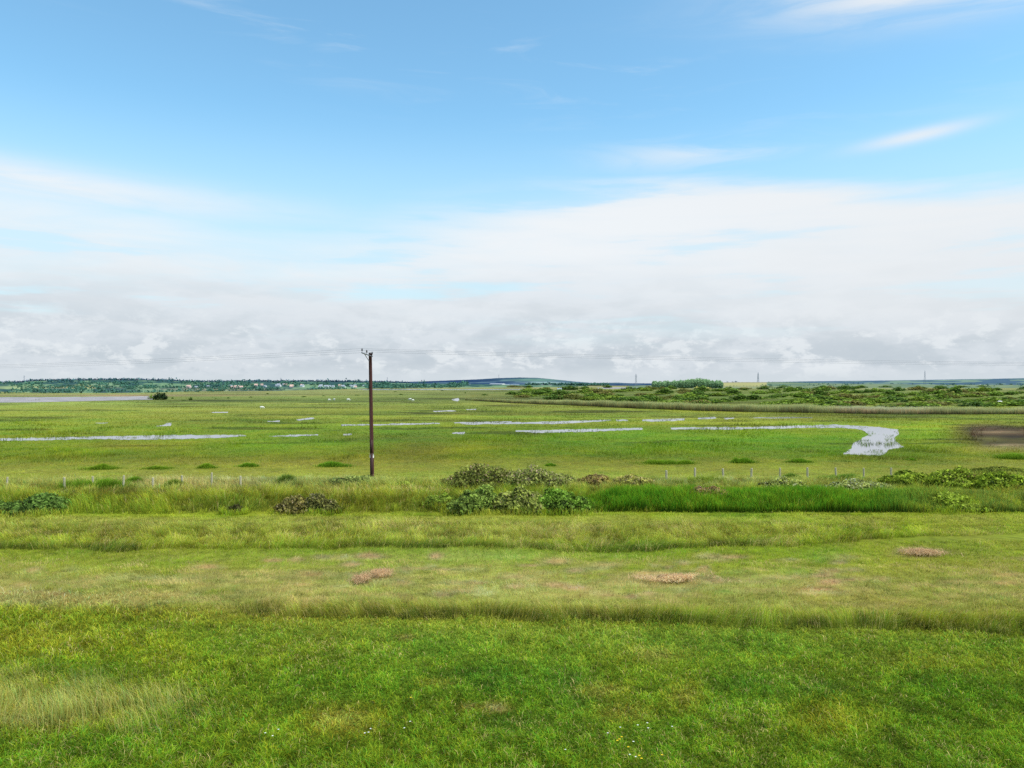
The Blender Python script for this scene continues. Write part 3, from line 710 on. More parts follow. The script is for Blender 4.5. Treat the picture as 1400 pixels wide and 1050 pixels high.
# far reed bed edging the marsh
RB = [(636, 547), (700, 551.3), (760, 553.6), (820, 556), (870, 558.6), (950, 561.6), (1020, 563.2), (1100, 564.6), (1200, 566), (1300, 566.2), (1400, 566.6), (1600, 567)]
n = 46000
u = RNG.uniform(636, 1600, n) ; base = np.interp(u, [p[0] for p in RB], [p[1] for p in RB])
x, y = G(u, base + 0.5 * (fbm(u * .05, u * 0, 101, 3) - .5)); dep = RNG.random(n) ** 1.3 * np.interp(u, [636, 760, 1600], [6, 14, 22]); x = x * (y + dep) / y; y = y + dep
hh = np.interp(u, [636, 700, 870, 1050, 1250, 1600], [.8, 1.1, 1.6, 1.6, 1.15, 1.0]) * RNG.uniform(.75, 1.1, n) * (.8 + .4 * fbm(u * .04, u * 0 + 5, 102, 3))
tan_ = sstep(1120, 1170, u) * (1 - sstep(1230, 1300, u))
pat = fbm(u * .03, dep * .1, 103, 3)
ct = lin((156, 158, 96)) * (1 - pat[:, None]) + lin((176, 168, 112)) * pat[:, None]
ct = ct * (1 - tan_[:, None]) + lin((206, 176, 132)) * tan_[:, None]
cb = np.where((fbm(u * .025, u * 0 + 9, 104, 3) > .42)[:, None], lin((62, 54, 34)), lin((86, 92, 48)))
front = (1 - sstep(1.5, 4.5, dep))[:, None]
ct = ct * (1 - .45 * front) + lin((92, 88, 52)) * .45 * front
blades('reed_bed', np.stack([x, y, hgt(x, y)], 1), hh, np.full(n, .10) * y / 180, RNG.uniform(-.6, .6, n), RNG.uniform(.02, .25, n), RNG.uniform(0, 6.28, n), cb, tint(ct * 2.0, .15), M_REED, False, 'long brown reed bed edging the far side of the marsh')

# far scrub beyond the reeds: individual bushes
def scrub_proto(dark, light, n=520):
    o = leaf = foliage(None, 1.0, 0.9, 0.5, n, 0.055, dark, light, 9, name='scrub_bush', mott=.5)
    return o
PAL = {'yellow green': [((64, 92, 34), (112, 142, 58)), ((70, 96, 36), (120, 146, 62)), ((60, 88, 34), (104, 136, 54))],
       'dark green': [((30, 56, 26), (84, 118, 54)), ((36, 60, 30), (96, 128, 60))],
       'dusky': [((18, 36, 24), (46, 72, 44))],
       'brownish': [((72, 78, 44), (118, 122, 74)), ((62, 74, 38), (112, 122, 66))]}
PROT = {kname: [scrub_proto(d, l) for d, l in lst] for kname, lst in PAL.items()}
_used = set()
def scrub(px, py, wpx, hpx, kname, label=None, group='scrub bushes beyond the reed bed'):
    X, Y = G(px, py); X, Y = float(X), float(Y)
    lst = PROT[kname]; i = int(RNG.integers(len(lst))); p = lst[i]
    if id(p) in _used: o = p.copy(); C.objects.link(o)
    else: o = p; _used.add(id(p))
    w, h = wpx * Y / F, hpx * Y / F
    o.location = (X, Y, -.15); o.rotation_euler = (0, 0, RNG.uniform(-.3, .3) + (math.pi if RNG.random() < .5 else 0)); o.scale = (w, min(w, 9.0) * RNG.uniform(.8, 1.2) if wpx > 18 else w, h / .5)
    tag(o, label or ('small %s scrub bush in the rough band beyond the reed bed' % kname), 'bush', group)
# named ones first (so that each prototype's own object is a visible one)
scrub(1120, 541, 27, 11, 'dark green', 'rounded dark green bush rising above the scrub at the right', None)
scrub(1307, 541, 28, 14, 'dark green', 'largest dome shaped green bush in the scrub, far right', None)
scrub(950, 541, 28, 8, 'dark green', 'dark green bush in the scrub in front of the plantation', None)
scrub(1186, 537, 18, 6, 'dark green', 'dark green bush in the scrub halfway between the two dome shaped ones', None)
scrub(1000, 536, 17, 5, 'dark green', 'low dark bush in the scrub below the yellow field', None)
for b in list(PROT['dark green']): b.pop('group', None)
for i in range(268):
    v = 529.5 + 27 * ((i * .6180339) % 1) ** 1.1; u0 = 700 if v < 544 else 680 + (v - 544) * 9; u = u0 + (1425 - u0) * ((i * .7548777 + RNG.uniform(-.01, .01)) % 1)
    lim = np.interp(u, [p[0] for p in RB], [p[1] for p in RB]) - 7
    if v > lim: v = lim - 8 * RNG.random()
    if v < 529: continue
    kname = ['yellow green', 'yellow green', 'yellow green', 'dark green', 'brownish'][int(RNG.integers(5))]
    if v < 534 and kname == 'yellow green': kname = 'dark green'
    wp = RNG.uniform(18, 58) * (0.5 + 0.6 * (v - 527) / 28); hp = np.clip(wp * RNG.uniform(.14, .26), 2.0, 8.5)
    hp = min(hp, v - 526.5)
    scrub(u, v, wp, hp, kname)
scrub(700, 539.5, 34, 5, 'dark green', 'dark low thicket at the left tip of the scrub', None)
scrub(662, 540.5, 12, 2.5, 'dark green', 'small dark bush above the creek mouth', None)
# lone bushes on the left marsh
scrub(220, 546.4, 19, 14, 'dusky', 'solid dark bush standing alone at the end of the estuary mud', None)
scrub(208, 545.5, 12, 8, 'yellow green', 'pale green shrub leaning on the solid dark bush', None)
for (a, b, c, d) in [(261, 547, 7, 5), (251, 547.6, 9, 2), (236, 545, 6, 2.6), (312, 544.6, 7, 2.2), (343, 543.4, 6, 2), (295, 545, 5, 1.4), (305, 554.4, 4, 2), (416, 542.8, 10, 2), (442, 541.6, 8, 1.6), (488, 540.6, 12, 1.4), (548, 539.6, 10, 1.8), (366, 538.6, 6, 1.8), (540, 535.6, 8, 1.2), (605, 534.6, 10, 1.4), (636, 537.6, 3, 2), (470, 546.6, 10, 1.2), (517, 547.4, 5, 1.4)]:
    scrub(a, b, c, d, 'dark green', 'tiny dark bush dotted on the open marsh left of the scrub', 'tiny dark bushes on the open marsh')

# ------------------------------------------------------------------ wooden pole, wires, fence posts
X0, Y0, Z0 = spot(509, 660)
def up_at(px, py, Y): return np.array([(px - CX) / F * Y, Y, H - (py - HY) / F * Y])
top = up_at(506.2, 483.5, Y0); base = np.array([X0, Y0, Z0 - .25])
pole = empty('utility_pole', (X0, Y0, Z0)); O = np.array([X0, Y0, Z0])
tag(pole, 'tall dark brown wooden electricity pole with a small crossarm, standing behind the bank', 'utility pole')
def axis(z): return base + (top - base) * ((z - base[2]) / (top[2] - base[2])) - O
mb = MB(); zs = np.linspace(base[2], top[2], 9)
mb.tube([axis(z) for z in zs], list(np.linspace(.118, .092, 9)), 14); mb.build('shaft', M_POLE, pole)
mb = MB(); e = axis(top[2]); mb.tube([e, e + (0, 0, .03), e + (0, 0, .06)], [.100, .092, .03], 14); mb.build('pole_cap', M_PORC, pole)
arm_dir = np.array([-.50, -1.05, .20]); ac = e + np.array([0.02, -.13, -.12])
A0, A1 = ac + arm_dir * .70, ac - arm_dir * .20
mb = MB(); mb.tube([A0, ac, A1], .032, 4); mb.build('cross_arm', M_STEEL, pole)
mb = MB(); mb.tube([ac + arm_dir * .45 + (0, 0, -.03), axis(top[2] - .42) + (-.06, -.09, 0)], .02, 6); mb.build('brace', M_STEEL, pole)
INS = []
for tt in (.66, .28, -.16):
    p = ac + arm_dir * tt + (0, 0, .02)
    mb = MB(); mb.lathe(p, [(.012, 0), (.012, .09), (.042, .10), (.052, .125), (.032, .145), (.048, .165), (.028, .185), (.038, .205), (.02, .23), (.01, .245)], 12)
    mb.build('insulator', M_PORC, pole); INS.append(p + O + (0, 0, .22))
zb = 1.90
mb = MB(); mb.tube([axis(zb - .12), axis(zb + .12)], [.121, .120], 16); mb.build('warning_band', M_WHITE, pole)
mb = MB()
for a, b in ((Z0 - .1, zb + .14), (zb + .14, zb + .9)):
    p, q = axis(a), axis(b); mb.box(((p + q) / 2 + (0, -.120, 0)), (.14, .04, b - a))
g = mb.build('cable_guard', M_GUARD, pole)
mb = MB(); p, q = axis(zb + .9), axis(top[2] - .3); mb.tube([p + (-.03, -.113, 0), q + (-.03, -.095, 0)], .018, 6); mb.build('cable', M_GUARD, pole)

def wire(p, q, sag, label):
    mb = MB(); p = np.array(p); q = np.array(q); L = []
    for t in np.linspace(0, 1, 25): L.append(p + (q - p) * t - np.array([0, 0, 4 * sag * t * (1 - t)]))
    mb.tube(L, .004, 5); o = mb.build('overhead_wire', M_WIRE)
    tag(o, label, 'wire', 'wires strung from the wooden pole')
for i, (nm, dl) in enumerate((('outermost insulator on the arm', -3.0), ('middle insulator', 0.0), ('insulator at the pole top', 3.0))):
    wire(INS[i], INS[i] + np.array([-72, 44 + dl * .4, -.1]), .38, 'thin overhead wire running left from the ' + nm)
    wire(INS[i], INS[i] + np.array([92, 30 + dl * .5, .1]), .42, 'thin overhead wire running right from the ' + nm)

POSTS = [(9, 669, 13, 'pale fence post near the left edge, behind the dark bush'), (88, 669.5, 13, 'pale fence post at the left end of the wide rush clump'), (127.5, 669, 14, 'pale fence post in front of the wide rush clump, its middle'),
         (168.5, 669, 15, 'whitest fence post, at the right end of the wide rush clump'), (209, 668, 11, 'faint fence post, first to the right of the rushes'), (249, 667, 13, 'pale fence post, second to the right of the rushes'),
         (289.5, 667, 17, 'tallest pale fence post, last before the bare gap left of the pole'), (329, 665, 10, 'faint fence post half sunk in hay coloured grass'),
         (911, 659, 12, 'faint fence post, leftmost of the right hand row'), (950, 656.5, 13, 'pale fence post, first clear one of the right hand row'), (989, 656.5, 12, 'pale fence post, second clear one of the right hand row'),
         (1027, 656, 12, 'pale fence post, third clear one of the right hand row'), (1066.5, 655.5, 12, 'pale fence post above the mottled bramble, left of two'), (1104, 655, 12, 'pale fence post above the mottled bramble, right of two'),
         (1143, 654.5, 11, 'pale fence post above the pale flowered bramble'), (1181, 654, 10, 'faint fence post, next to last at the right'), (1218, 653.5, 10, 'faint fence post beside the olive thicket, last at the right')]
for (a, b, hp, lb) in POSTS:
    X, Y, Z = spot(a, b); h = (hp + 4) * Y / F; w = .085 + .03 * RNG.random()
    mb = MB(); dx, dy = RNG.normal(0, .02, 2)
    mb.tube([(0, 0, -.3), (dx * .5, dy * .5, h * .5), (dx, dy, h - .03), (dx, dy, h)], [w * .62, w * .6, w * .58, w * .45], 8)
    o = mb.build('fence_post', M_POST, smooth=False); o.location = (X, Y, Z)
    tag(o, lb, 'fence post', 'posts of the field fence')

# ------------------------------------------------------------------ sheep far out on the marsh
def sheep(px, py, rz, label, s=1.0):
    s *= .72
    X, Y = G(px, py); o = empty('sheep', (float(X), float(Y), -.1), rz); tag(o, label, 'sheep', 'white sheep grazing far out on the marsh')
    mb = MB()
    prof = [(-.62, .12), (-.55, .24), (-.3, .31), (0, .33), (.3, .31), (.5, .24), (.62, .16), (.74, .13), (.86, .10), (.98, .06)]
    zc = [.74, .74, .74, .73, .74, .76, .74, .62, .48, .38]
    mb.tube([(x * s, 0, z * s) for (x, r), z in zip(prof, zc)], [r * s for x, r in prof], 12)
    for lx in (-.42, .42):
        for ly in (-.15, .15): mb.tube([(lx * s, ly * s, .55 * s), (lx * s, ly * s, .28 * s), (lx * s, ly * s, 0)], [.08 * s, .05 * s, .045 * s], 7)
    mb.build('fleece', M_FLEECE, o)
    for sg in (-1, 1):
        mb = MB(); mb.ell((.84 * s, sg * .13 * s, .56 * s), (.04 * s, .08 * s, .03 * s), 7, 5); mb.build('ear', M_FLEECE, o)
sheep(476, 548, .2, 'white sheep on the open marsh just left of the wooden pole', 1.2)
sheep(560.8, 547.4, 2.8, 'bright white sheep on the marsh, left of two right of the pole', 1.2)
sheep(564.6, 548.4, 1.0, 'white sheep on the marsh, right of two right of the pole')
sheep(450, 547.8, .4, 'greyish white sheep, left of two left of the pole')
sheep(457, 547.4, 2.6, 'greyish white sheep, right of two left of the pole')
sheep(1367, 552.6, .1, 'white sheep lying among scrub near the right edge', 1.5)
sheep(358, 559, 0, 'white sheep alone on the marsh far left of the pole')

# ------------------------------------------------------------------ hills and far country
class Ridge:
    def __init__(s, Y0, Y1, prof, seed, foot=None): s.Y0, s.Y1, s.prof, s.seed, s.ft = Y0, Y1, np.array(prof, float), seed, foot
    def foot(s, u):
        if s.ft is None: return s.Y0 + 0 * np.asarray(u, float)
        a = np.array(s.ft, float); return H * F / (np.interp(u, a[:, 0], a[:, 1]) - HY)
    def top(s, u): return np.interp(u, s.prof[:, 0], s.prof[:, 1])
    def z(s, u, Y):
        zt = H - (s.top(u) - HY) / F * s.Y1
        f0 = s.foot(u); t = np.clip((Y - f0) / (s.Y1 - f0), 0, 1.6)
        zz = np.where(t <= 1, (zt + .5) * (0.6 * t + 0.4 * sstep(0, 1, t)) - .5, zt - (t - 1) * (zt + 40) * 1.2)
        return zz
    def place(s, u, v):
        Y = np.linspace(float(s.foot(u)), s.Y1, 500); z = s.z(np.full(500, float(u)), Y)
        vv = HY + (H - z) / Y * F; k = int(np.argmin(np.abs(vv - v)))
        return (u - CX) / F * Y[k], Y[k], z[k]
    def mesh(s, colf, du=1.5, nr=46):
        u = np.arange(s.prof[0, 0], s.prof[-1, 0] + du, du)
        Yr = np.concatenate([np.linspace(s.Y0, s.Y1, nr), s.Y1 + (s.Y1 - s.Y0) * np.array([.08, .3, .6])])
        uu, YY = np.meshgrid(u, Yr)
        if s.ft is not None:
            tt = np.concatenate([np.linspace(0, 1, nr) ** 2.2, [1.05, 1.2, 1.4]])[:, None]; f0 = s.foot(u)[None]; YY = f0 + (s.Y1 - f0) * tt
        uf, Yf = uu.ravel(), YY.ravel()
        z = s.z(uf, Yf) + (fbm(uf * .9, Yf * .01, s.seed, 3) - .5) * s.Y1 / F * .7 * sstep(.7, 1, (Yf - s.Y0) / (s.Y1 - s.Y0))
        x = (uf - CX) / F * Yf
        v = HY + (H - z) / Yf * F
        col = colf(uf, v, Yf, (Yf - s.Y0) / (s.Y1 - s.Y0))
        nr2, nc = uu.shape; i = np.arange(nr2 - 1)[:, None] * nc + np.arange(nc - 1)[None]
        f = np.stack([i, i + 1, i + nc + 1, i + nc], -1).reshape(-1, 4)
        o = raw_mesh('hills', np.stack([x, Yf, z], 1), f, col, M_FAR, smooth=True); tag(o, kind='structure'); return o
R_LEFT = Ridge(1150, 3300, [(-500, 524), (-100, 523.3), (0, 523.4), (28, 522.6), (45, 520.6), (90, 519.8), (150, 519.4), (200, 519.6), (240, 520.8), (270, 522.2), (320, 521.8), (360, 521.4), (450, 521.6), (520, 522.6), (620, 524.2), (760, 526), (860, 528)], 201, [(-500, 541), (150, 540), (215, 539), (260, 537.6), (330, 537.2), (380, 536), (430, 533.6), (500, 531.6), (600, 530.6), (860, 530)])
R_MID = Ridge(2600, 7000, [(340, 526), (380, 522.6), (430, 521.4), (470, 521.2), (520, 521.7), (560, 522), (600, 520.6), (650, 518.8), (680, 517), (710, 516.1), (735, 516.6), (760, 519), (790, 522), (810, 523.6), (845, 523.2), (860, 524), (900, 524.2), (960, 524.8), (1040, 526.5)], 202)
R_RIGHT = Ridge(2600, 6500, [(960, 525.5), (1050, 522.4), (1100, 521.4), (1150, 520.8), (1200, 520.3), (1250, 519.6), (1300, 518.8), (1350, 518.0), (1400, 517.0), (1500, 516), (1900, 515)], 203)
R_FARM = Ridge(1000, 2000, [(860, 527.5), (960, 524.5), (985, 522.8), (1010, 522.4), (1060, 522.6), (1090, 523.2), (1130, 524.4), (1200, 525.2), (1280, 526), (1400, 526.2), (1900, 527)], 204)
def blend(c, w, d): w = np.clip(w, 0, 1)[:, None]; return c * (1 - w) + lin(d) * w
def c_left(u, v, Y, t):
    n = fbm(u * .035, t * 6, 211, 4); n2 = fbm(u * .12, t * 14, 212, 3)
    c = np.tile(lin((58, 88, 88)), (len(u), 1))  # blue green base, distance haze painted into the hill colour
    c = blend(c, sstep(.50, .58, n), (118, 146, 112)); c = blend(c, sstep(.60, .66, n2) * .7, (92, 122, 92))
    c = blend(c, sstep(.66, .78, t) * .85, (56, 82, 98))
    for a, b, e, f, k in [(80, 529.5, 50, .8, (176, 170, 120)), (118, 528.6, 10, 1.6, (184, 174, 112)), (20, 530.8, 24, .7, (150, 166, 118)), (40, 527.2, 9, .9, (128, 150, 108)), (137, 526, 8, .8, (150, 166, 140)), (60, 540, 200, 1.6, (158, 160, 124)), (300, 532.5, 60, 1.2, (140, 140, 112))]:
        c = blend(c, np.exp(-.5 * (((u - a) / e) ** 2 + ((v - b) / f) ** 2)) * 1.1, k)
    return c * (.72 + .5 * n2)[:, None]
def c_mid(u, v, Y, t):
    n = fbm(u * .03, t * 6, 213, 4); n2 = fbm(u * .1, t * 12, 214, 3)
    c = np.tile(lin((44, 66, 96)), (len(u), 1))  # bluish base colour stands in for haze over the far hill
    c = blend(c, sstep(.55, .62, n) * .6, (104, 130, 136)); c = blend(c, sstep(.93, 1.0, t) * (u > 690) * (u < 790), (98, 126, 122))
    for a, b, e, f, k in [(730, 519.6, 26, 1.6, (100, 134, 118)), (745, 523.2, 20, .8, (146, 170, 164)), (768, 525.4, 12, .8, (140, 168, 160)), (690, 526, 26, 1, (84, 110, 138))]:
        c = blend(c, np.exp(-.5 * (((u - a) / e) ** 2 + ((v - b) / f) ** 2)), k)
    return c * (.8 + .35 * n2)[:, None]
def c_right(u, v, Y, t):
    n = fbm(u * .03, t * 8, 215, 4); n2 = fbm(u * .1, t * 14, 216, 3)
    c = np.tile(lin((76, 100, 116)), (len(u), 1)); c = blend(c, sstep(.85, .97, t) * .7, (122, 142, 160))  # greyed blue carries the haze, stronger towards the crest
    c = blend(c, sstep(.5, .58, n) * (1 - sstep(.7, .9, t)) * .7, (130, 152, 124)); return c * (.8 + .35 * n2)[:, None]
def c_farm(u, v, Y, t):
    n = fbm(u * .03, t * 8, 217, 4)
    c = np.tile(lin((122, 136, 106)), (len(u), 1)); c = blend(c, sstep(.5, .6, n), (100, 120, 100))
    k = (u > 985) & (u < 1048)
    c = np.where((k & (t > .80))[:, None], lin((150, 140, 112)), c)
    c = np.where((k & (t > .30) & (t < .80))[:, None], lin((166, 162, 112)), c)
    c = np.where((k & (t > .16) & (t < .26))[:, None], lin((160, 156, 108)), c)
    return c * (.85 + .3 * n)[:, None]
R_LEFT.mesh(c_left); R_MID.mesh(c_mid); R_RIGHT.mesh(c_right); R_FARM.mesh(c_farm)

# far-off woodland on the hills, reads as one mass
Ps, Ss, Cs = [], [], []
def wood_at(R, u, v, cols, size, m=10):
    X, Y, Z = R.place(u, v); s = size * Y / 3300 * RNG.uniform(.7, 1.2)
    p = RNG.normal(0, 1, (m, 3)) * np.array([.42, .42, .30]) * s + np.array([X, Y, Z + s * .45]); Ps.append(p)
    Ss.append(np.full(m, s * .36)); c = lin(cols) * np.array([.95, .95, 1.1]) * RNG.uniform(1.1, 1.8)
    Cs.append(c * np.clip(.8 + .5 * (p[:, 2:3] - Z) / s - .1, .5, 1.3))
for i in range(2600):
    u = RNG.uniform(-80, 640); tp = float(R_LEFT.top(u)); v = tp + (float(np.interp(u, [0, 230, 400, 640], [538.5, 537, 533.5, 530.5])) - tp) * RNG.random() ** 1.1
    if fbm(np.array([u * .025]), np.array([v * .5]), 221, 3)[0] < .47: continue
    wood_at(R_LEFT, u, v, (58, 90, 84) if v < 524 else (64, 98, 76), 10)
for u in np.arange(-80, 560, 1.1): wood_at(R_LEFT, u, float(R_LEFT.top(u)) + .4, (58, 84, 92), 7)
for u in np.arange(60, 330, 3): wood_at(R_LEFT, u, 530.4 + RNG.normal(0, .4), (62, 96, 78), 9)
for u in np.arange(265, 302, 1.5): wood_at(R_LEFT, u, 528 + RNG.uniform(0, 1.8), (44, 70, 70), 9)
for i in range(260):
    u = RNG.uniform(720, 830); wood_at(R_FARM if u > 880 else R_MID, u, 527.5 + RNG.random() * 3, (72, 104, 84), 11)
for i in range(160):
    u = RNG.uniform(1050, 1400); v = RNG.uniform(523, 527.5)
    if fbm(np.array([u * .04]), np.array([v * .5]), 222, 3)[0] < .48: continue
    wood_at(R_FARM, u, v + 1, (72, 104, 88), 6)
for u in np.arange(985, 1048, 4.5): wood_at(R_FARM, u, 528.2, (86, 116, 70), 4, 7)
for u in np.arange(1040, 1082, 2): wood_at(R_FARM, u, 527 + RNG.random(), (88, 118, 92), 6, 8)
for u in np.arange(1050, 1120, 1.7): wood_at(R_FARM, u, float(R_FARM.top(u)) + .1, (66, 86, 84), 3, 7)
for u in (995, 1001.5, 1002.5, 1005.5, 1006.5): wood_at(R_FARM, u, 522.5, (72, 92, 96), 4.5, 12)
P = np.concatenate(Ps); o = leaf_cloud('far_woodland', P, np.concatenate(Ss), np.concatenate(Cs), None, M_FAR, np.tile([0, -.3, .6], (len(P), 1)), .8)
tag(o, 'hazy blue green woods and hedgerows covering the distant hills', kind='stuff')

# the plantation in front of the right hand hills
Ps, Ss, Cs, Ns = [], [], [], []; tb = MB()
for i in range(120):
    u = RNG.uniform(892, 987); v = RNG.choice([531.6, 531.2, 530.6]); X, Y = G(u, v); X, Y = float(X), float(Y)
    h = (7.6 + 3.4 * math.exp(-((u - 952) / 22) ** 2) + 1.2 * RNG.random() + (531.6 - v) * .6) * Y / 950
    m = 170; d = RNG.normal(0, 1, (m, 3)); d /= np.linalg.norm(d, axis=1)[:, None]
    r = RNG.uniform(.7, 1.1, m)
    p = np.stack([X + d[:, 0] * 2.3 * r, Y + d[:, 1] * 2.3 * r, h * .55 + d[:, 2] * h * .46 * r], 1)
    t = np.clip(.25 + .6 * p[:, 2] / h * 1 - .25 + RNG.normal(0, .12, m) + RNG.normal(0, .05), 0, 1)[:, None]  # crowns darker below, tree shade put into the leaf colour
    t = np.clip(t * .9, 0, 1)
    Ps.append(p); Ss.append(np.full(m, .75)); Cs.append(lin((88, 122, 100)) * (1 - t) + lin((150, 178, 124)) * 1.9 * t); Ns.append(d)
P = np.concatenate(Ps); o = leaf_cloud('plantation_wood', P, np.concatenate(Ss), np.concatenate(Cs), None, M_LEAF, np.concatenate(Ns), .8)
tag(o, 'dense flat topped wood of green trees beyond the scrub, right of centre', kind='stuff')
def pale_tree(px, py, wpx, hpx, label, dark=(112, 132, 76), light=(190, 196, 132)):
    X, Y = G(px, py); X, Y = float(X), float(Y); w, h = wpx * Y / F, hpx * Y / F
    o = empty('tree', (X, Y, -.15)); tag(o, label, 'tree'); foliage(o, w, w * .8, h, 500, w * .05, dark, light, 6, name='crown')
    mb = MB(); mb.tube([(0, 0, 0), (.1, 0, h * .35), (0, .1, h * .7)], [w * .04, w * .03, w * .015], 7); mb.build('trunk', M_WOOD, o)
pale_tree(953, 532.6, 9, 6, 'pale yellow green tree at the foot of the plantation, left of three')
pale_tree(960, 532.7, 8, 6, 'pale yellow green tree at the foot of the plantation, middle of three')
pale_tree(968, 532.5, 9, 5, 'pale yellow green tree at the foot of the plantation, right of three')
pale_tree(883, 534, 9, 7, 'slender dull green tree at the left end of the plantation', (70, 96, 62), (124, 148, 90))

# pylons
def pylon_proto():
    o = empty('pylon', (0, 0, 0)); h, b, t = 42.0, 3.6, .7; th = .22
    for sx in (-1, 1):
        for sy in (-1, 1):
            mb = MB(); mb.tube([(sx * b, sy * b, 0), (sx * 1.5, sy * 1.5, h * .55), (sx * t, sy * t, h * .9), (0, 0, h)], th, 4); mb.build('leg', M_PYLON, o, False)
    mb = MB(); zs = np.linspace(0, h * .9, 12)
    wz = lambda z: np.interp(z, [0, h * .55, h * .9], [b, 1.5, t])
    for i in range(11):
        for f in range(4):
            a0 = math.pi / 4 + f * math.pi / 2; a1 = a0 + math.pi / 2; r0, r1 = wz(zs[i]) * 1.414, wz(zs[i + 1]) * 1.414
            q = lambda a, r, z: (r * math.cos(a), r * math.sin(a), z)
            mb.tube([q(a0, r0, zs[i]), q(a1, r1, zs[i + 1])], .10, 3, False); mb.tube([q(a1, r0, zs[i]), q(a0, r1, zs[i + 1])], .10, 3, False)
    mb.build('lattice', M_PYLON, o, False)
    for z, w in ((h * .66, 4.2), (h * .77, 5.4), (h * .88, 4.0)):
        mb = MB()
        for s in (-1, 1):
            mb.tube([(0, 0, z + 1.2), (s * w, 0, z)], .16, 4); mb.tube([(0, 0, z - .3), (s * w, 0, z)], .16, 4); mb.tube([(s * w, 0, z), (s * w, 0, z - 2.2)], .10, 4)
        mb.build('cross_arm', M_PYLON, o, False)
    return o
PYL = pylon_proto(); first = True
for (a, vb, vt, R, Yd, lb) in [(1264.5, 526, 506.6, None, 2000, 'grey lattice pylon far right, the largest and clearest'), (1036.5, 524.4, 508.8, R_FARM, 2300, 'grey lattice pylon above the yellow field'),
                               (869.5, 529, 511, None, 2300, 'grey lattice pylon just left of the plantation'), (384, 527.5, 516.2, R_LEFT, 3000, 'faint pylon above the hillside town, left of the wooden pole'),
                               (529.5, 524, 515.6, R_MID, 5200, 'faint pylon on the skyline just right of the wooden pole'), (682, 518, 511.8, R_MID, 6400, 'faint mast like pylon on the crest of the blue hill'),
                               (33, 523, 513, R_LEFT, 3200, 'faint pylon on the skyline at the far left'), (259, 523, 518.4, R_LEFT, 3250, 'tiny pylon tip on the skyline above the lone dark bush')]:
    o = PYL if first else copy_tree(PYL); first = False
    if R is not None:
        z = float(R.z(np.array([float(a)]), np.array([float(Yd)]))[0])
    else: z = -.2
    ztop = H + (HY - vt) / F * Yd; s = (ztop - z) / 42.0
    o.location = ((a - CX) / F * Yd, Yd, z); o.scale = (max(s, .6), max(s, .6), s); o.rotation_euler = (0, 0, RNG.uniform(.3, 1.2))
    tag(o, lb, 'pylon', 'pylons on the horizon')

# houses and sheds of the far town
def house_proto(w, d, h, r, wall, roof, name, chim=True):
    o = empty(name, (0, 0, 0))
    mb = MB(); mb.box((0, 0, h / 2), (w, d, h))
    mb.add([(-w / 2, -d / 2, h), (-w / 2, d / 2, h), (-w / 2, 0, h + r), (w / 2, -d / 2, h), (w / 2, d / 2, h), (w / 2, 0, h + r)], [(0, 2, 1), (3, 4, 5)]); mb.build('wall', wall, o, False)
    mb = MB(); e = .35
    for s in (-1, 1): mb.add([(-w / 2 - e, s * (d / 2 + e), h - e * r / d * 2), (w / 2 + e, s * (d / 2 + e), h - e * r / d * 2), (w / 2 + e, 0, h + r + .06), (-w / 2 - e, 0, h + r + .06)], [(0, 1, 2, 3)])
    rf = mb.build('roof', roof, o, False)
    if chim: mb = MB(); mb.box((w * .35, 0, h + r + .3), (.9, .7, 1.4)); mb.build('chimney', wall, rf, False)
    k = max(2, int(w / 4))
    for i in range(k):
        x = -w / 2 + w * (i + .5) / k
        mb = MB(); mb.box((x, -d / 2 - .03, h * .55), (1.3, .1, 1.3)); mb.build('window', M_GLASS, o, False)
    return o
HP = [house_proto(11, 8, 5.2, 3.0, M_WALL_W, M_ROOF_G, 'house'), house_proto(10, 8, 5.2, 3.2, M_WALL_R, M_ROOF_R, 'house')]
SP = house_proto(60, 30, 8, 3, M_WALL_W, M_ROOF_G, 'warehouse', False)
us = [False, False, False]
def put(R, u, v, kind, s=1.0, lb='', cat='house', grp=''):
    P0 = (HP + [SP])[kind]; o = P0 if not us[kind] else copy_tree(P0); us[kind] = True
    if R is not None: X, Y, Z = R.place(u, v)
    else: X, Y = map(float, G(u, v)); Z = -.2
    o.location = (X, Y, Z - .3); o.scale = (s, s, s); o.rotation_euler = (0, 0, RNG.uniform(-.5, .5)); tag(o, lb, cat, grp)
for (a0, a1, v0, v1, n, kd) in [(372, 400, 526.6, 529.4, 8, .3), (428, 500, 528, 530.6, 13, .25), (300, 330, 529.6, 531.6, 5, .5), (255, 300, 529, 530.6, 3, .3), (405, 428, 527.4, 529.6, 4, .2), (340, 372, 527, 530, 3, .3)]:
    for i in range(n):
        k = 1 if RNG.random() < kd else 0
        put(R_LEFT, RNG.uniform(a0, a1), RNG.uniform(v0, v1), k, RNG.uniform(.32, .5), ['white house with grey roof in the far hillside town', 'pinkish brick house with red roof in the far hillside town'][k], 'house', ['white houses of the far town', 'brick houses of the far town'][k])
for (u, v, s, lb) in [(598, 531, .5, 'pale shed by the estuary, leftmost of the far sheds'), (612, 531.2, .4, 'low pale shed, second of the far sheds from the left'), (636, 530.6, .55, 'long pale shed under the middle of the blue hill'), (648, 530.8, .4, 'short pale shed right of the long one'),
                      (680, 529.6, .75, 'tallest far warehouse, under the crest of the blue hill'), (690, 531, .5, 'white warehouse right of the tallest one'), (704, 531.2, .45, 'white warehouse left of the dark trees'), (738, 530.4, .4, 'white shed among the dark trees below the hill'), (755, 530.4, .45, 'white shed at the right end of the dark trees')]:
    put(R_MID, u, v, 2, s * 1.1, lb, 'warehouse', 'sheds along the far estuary')
put(None, 1219.5, 527.6, 0, .8, 'white house alone on the plain left of the largest pylon', 'house')
put(None, 1340, 527.4, 0, .6, 'small white house on the plain right of the largest pylon', 'house')
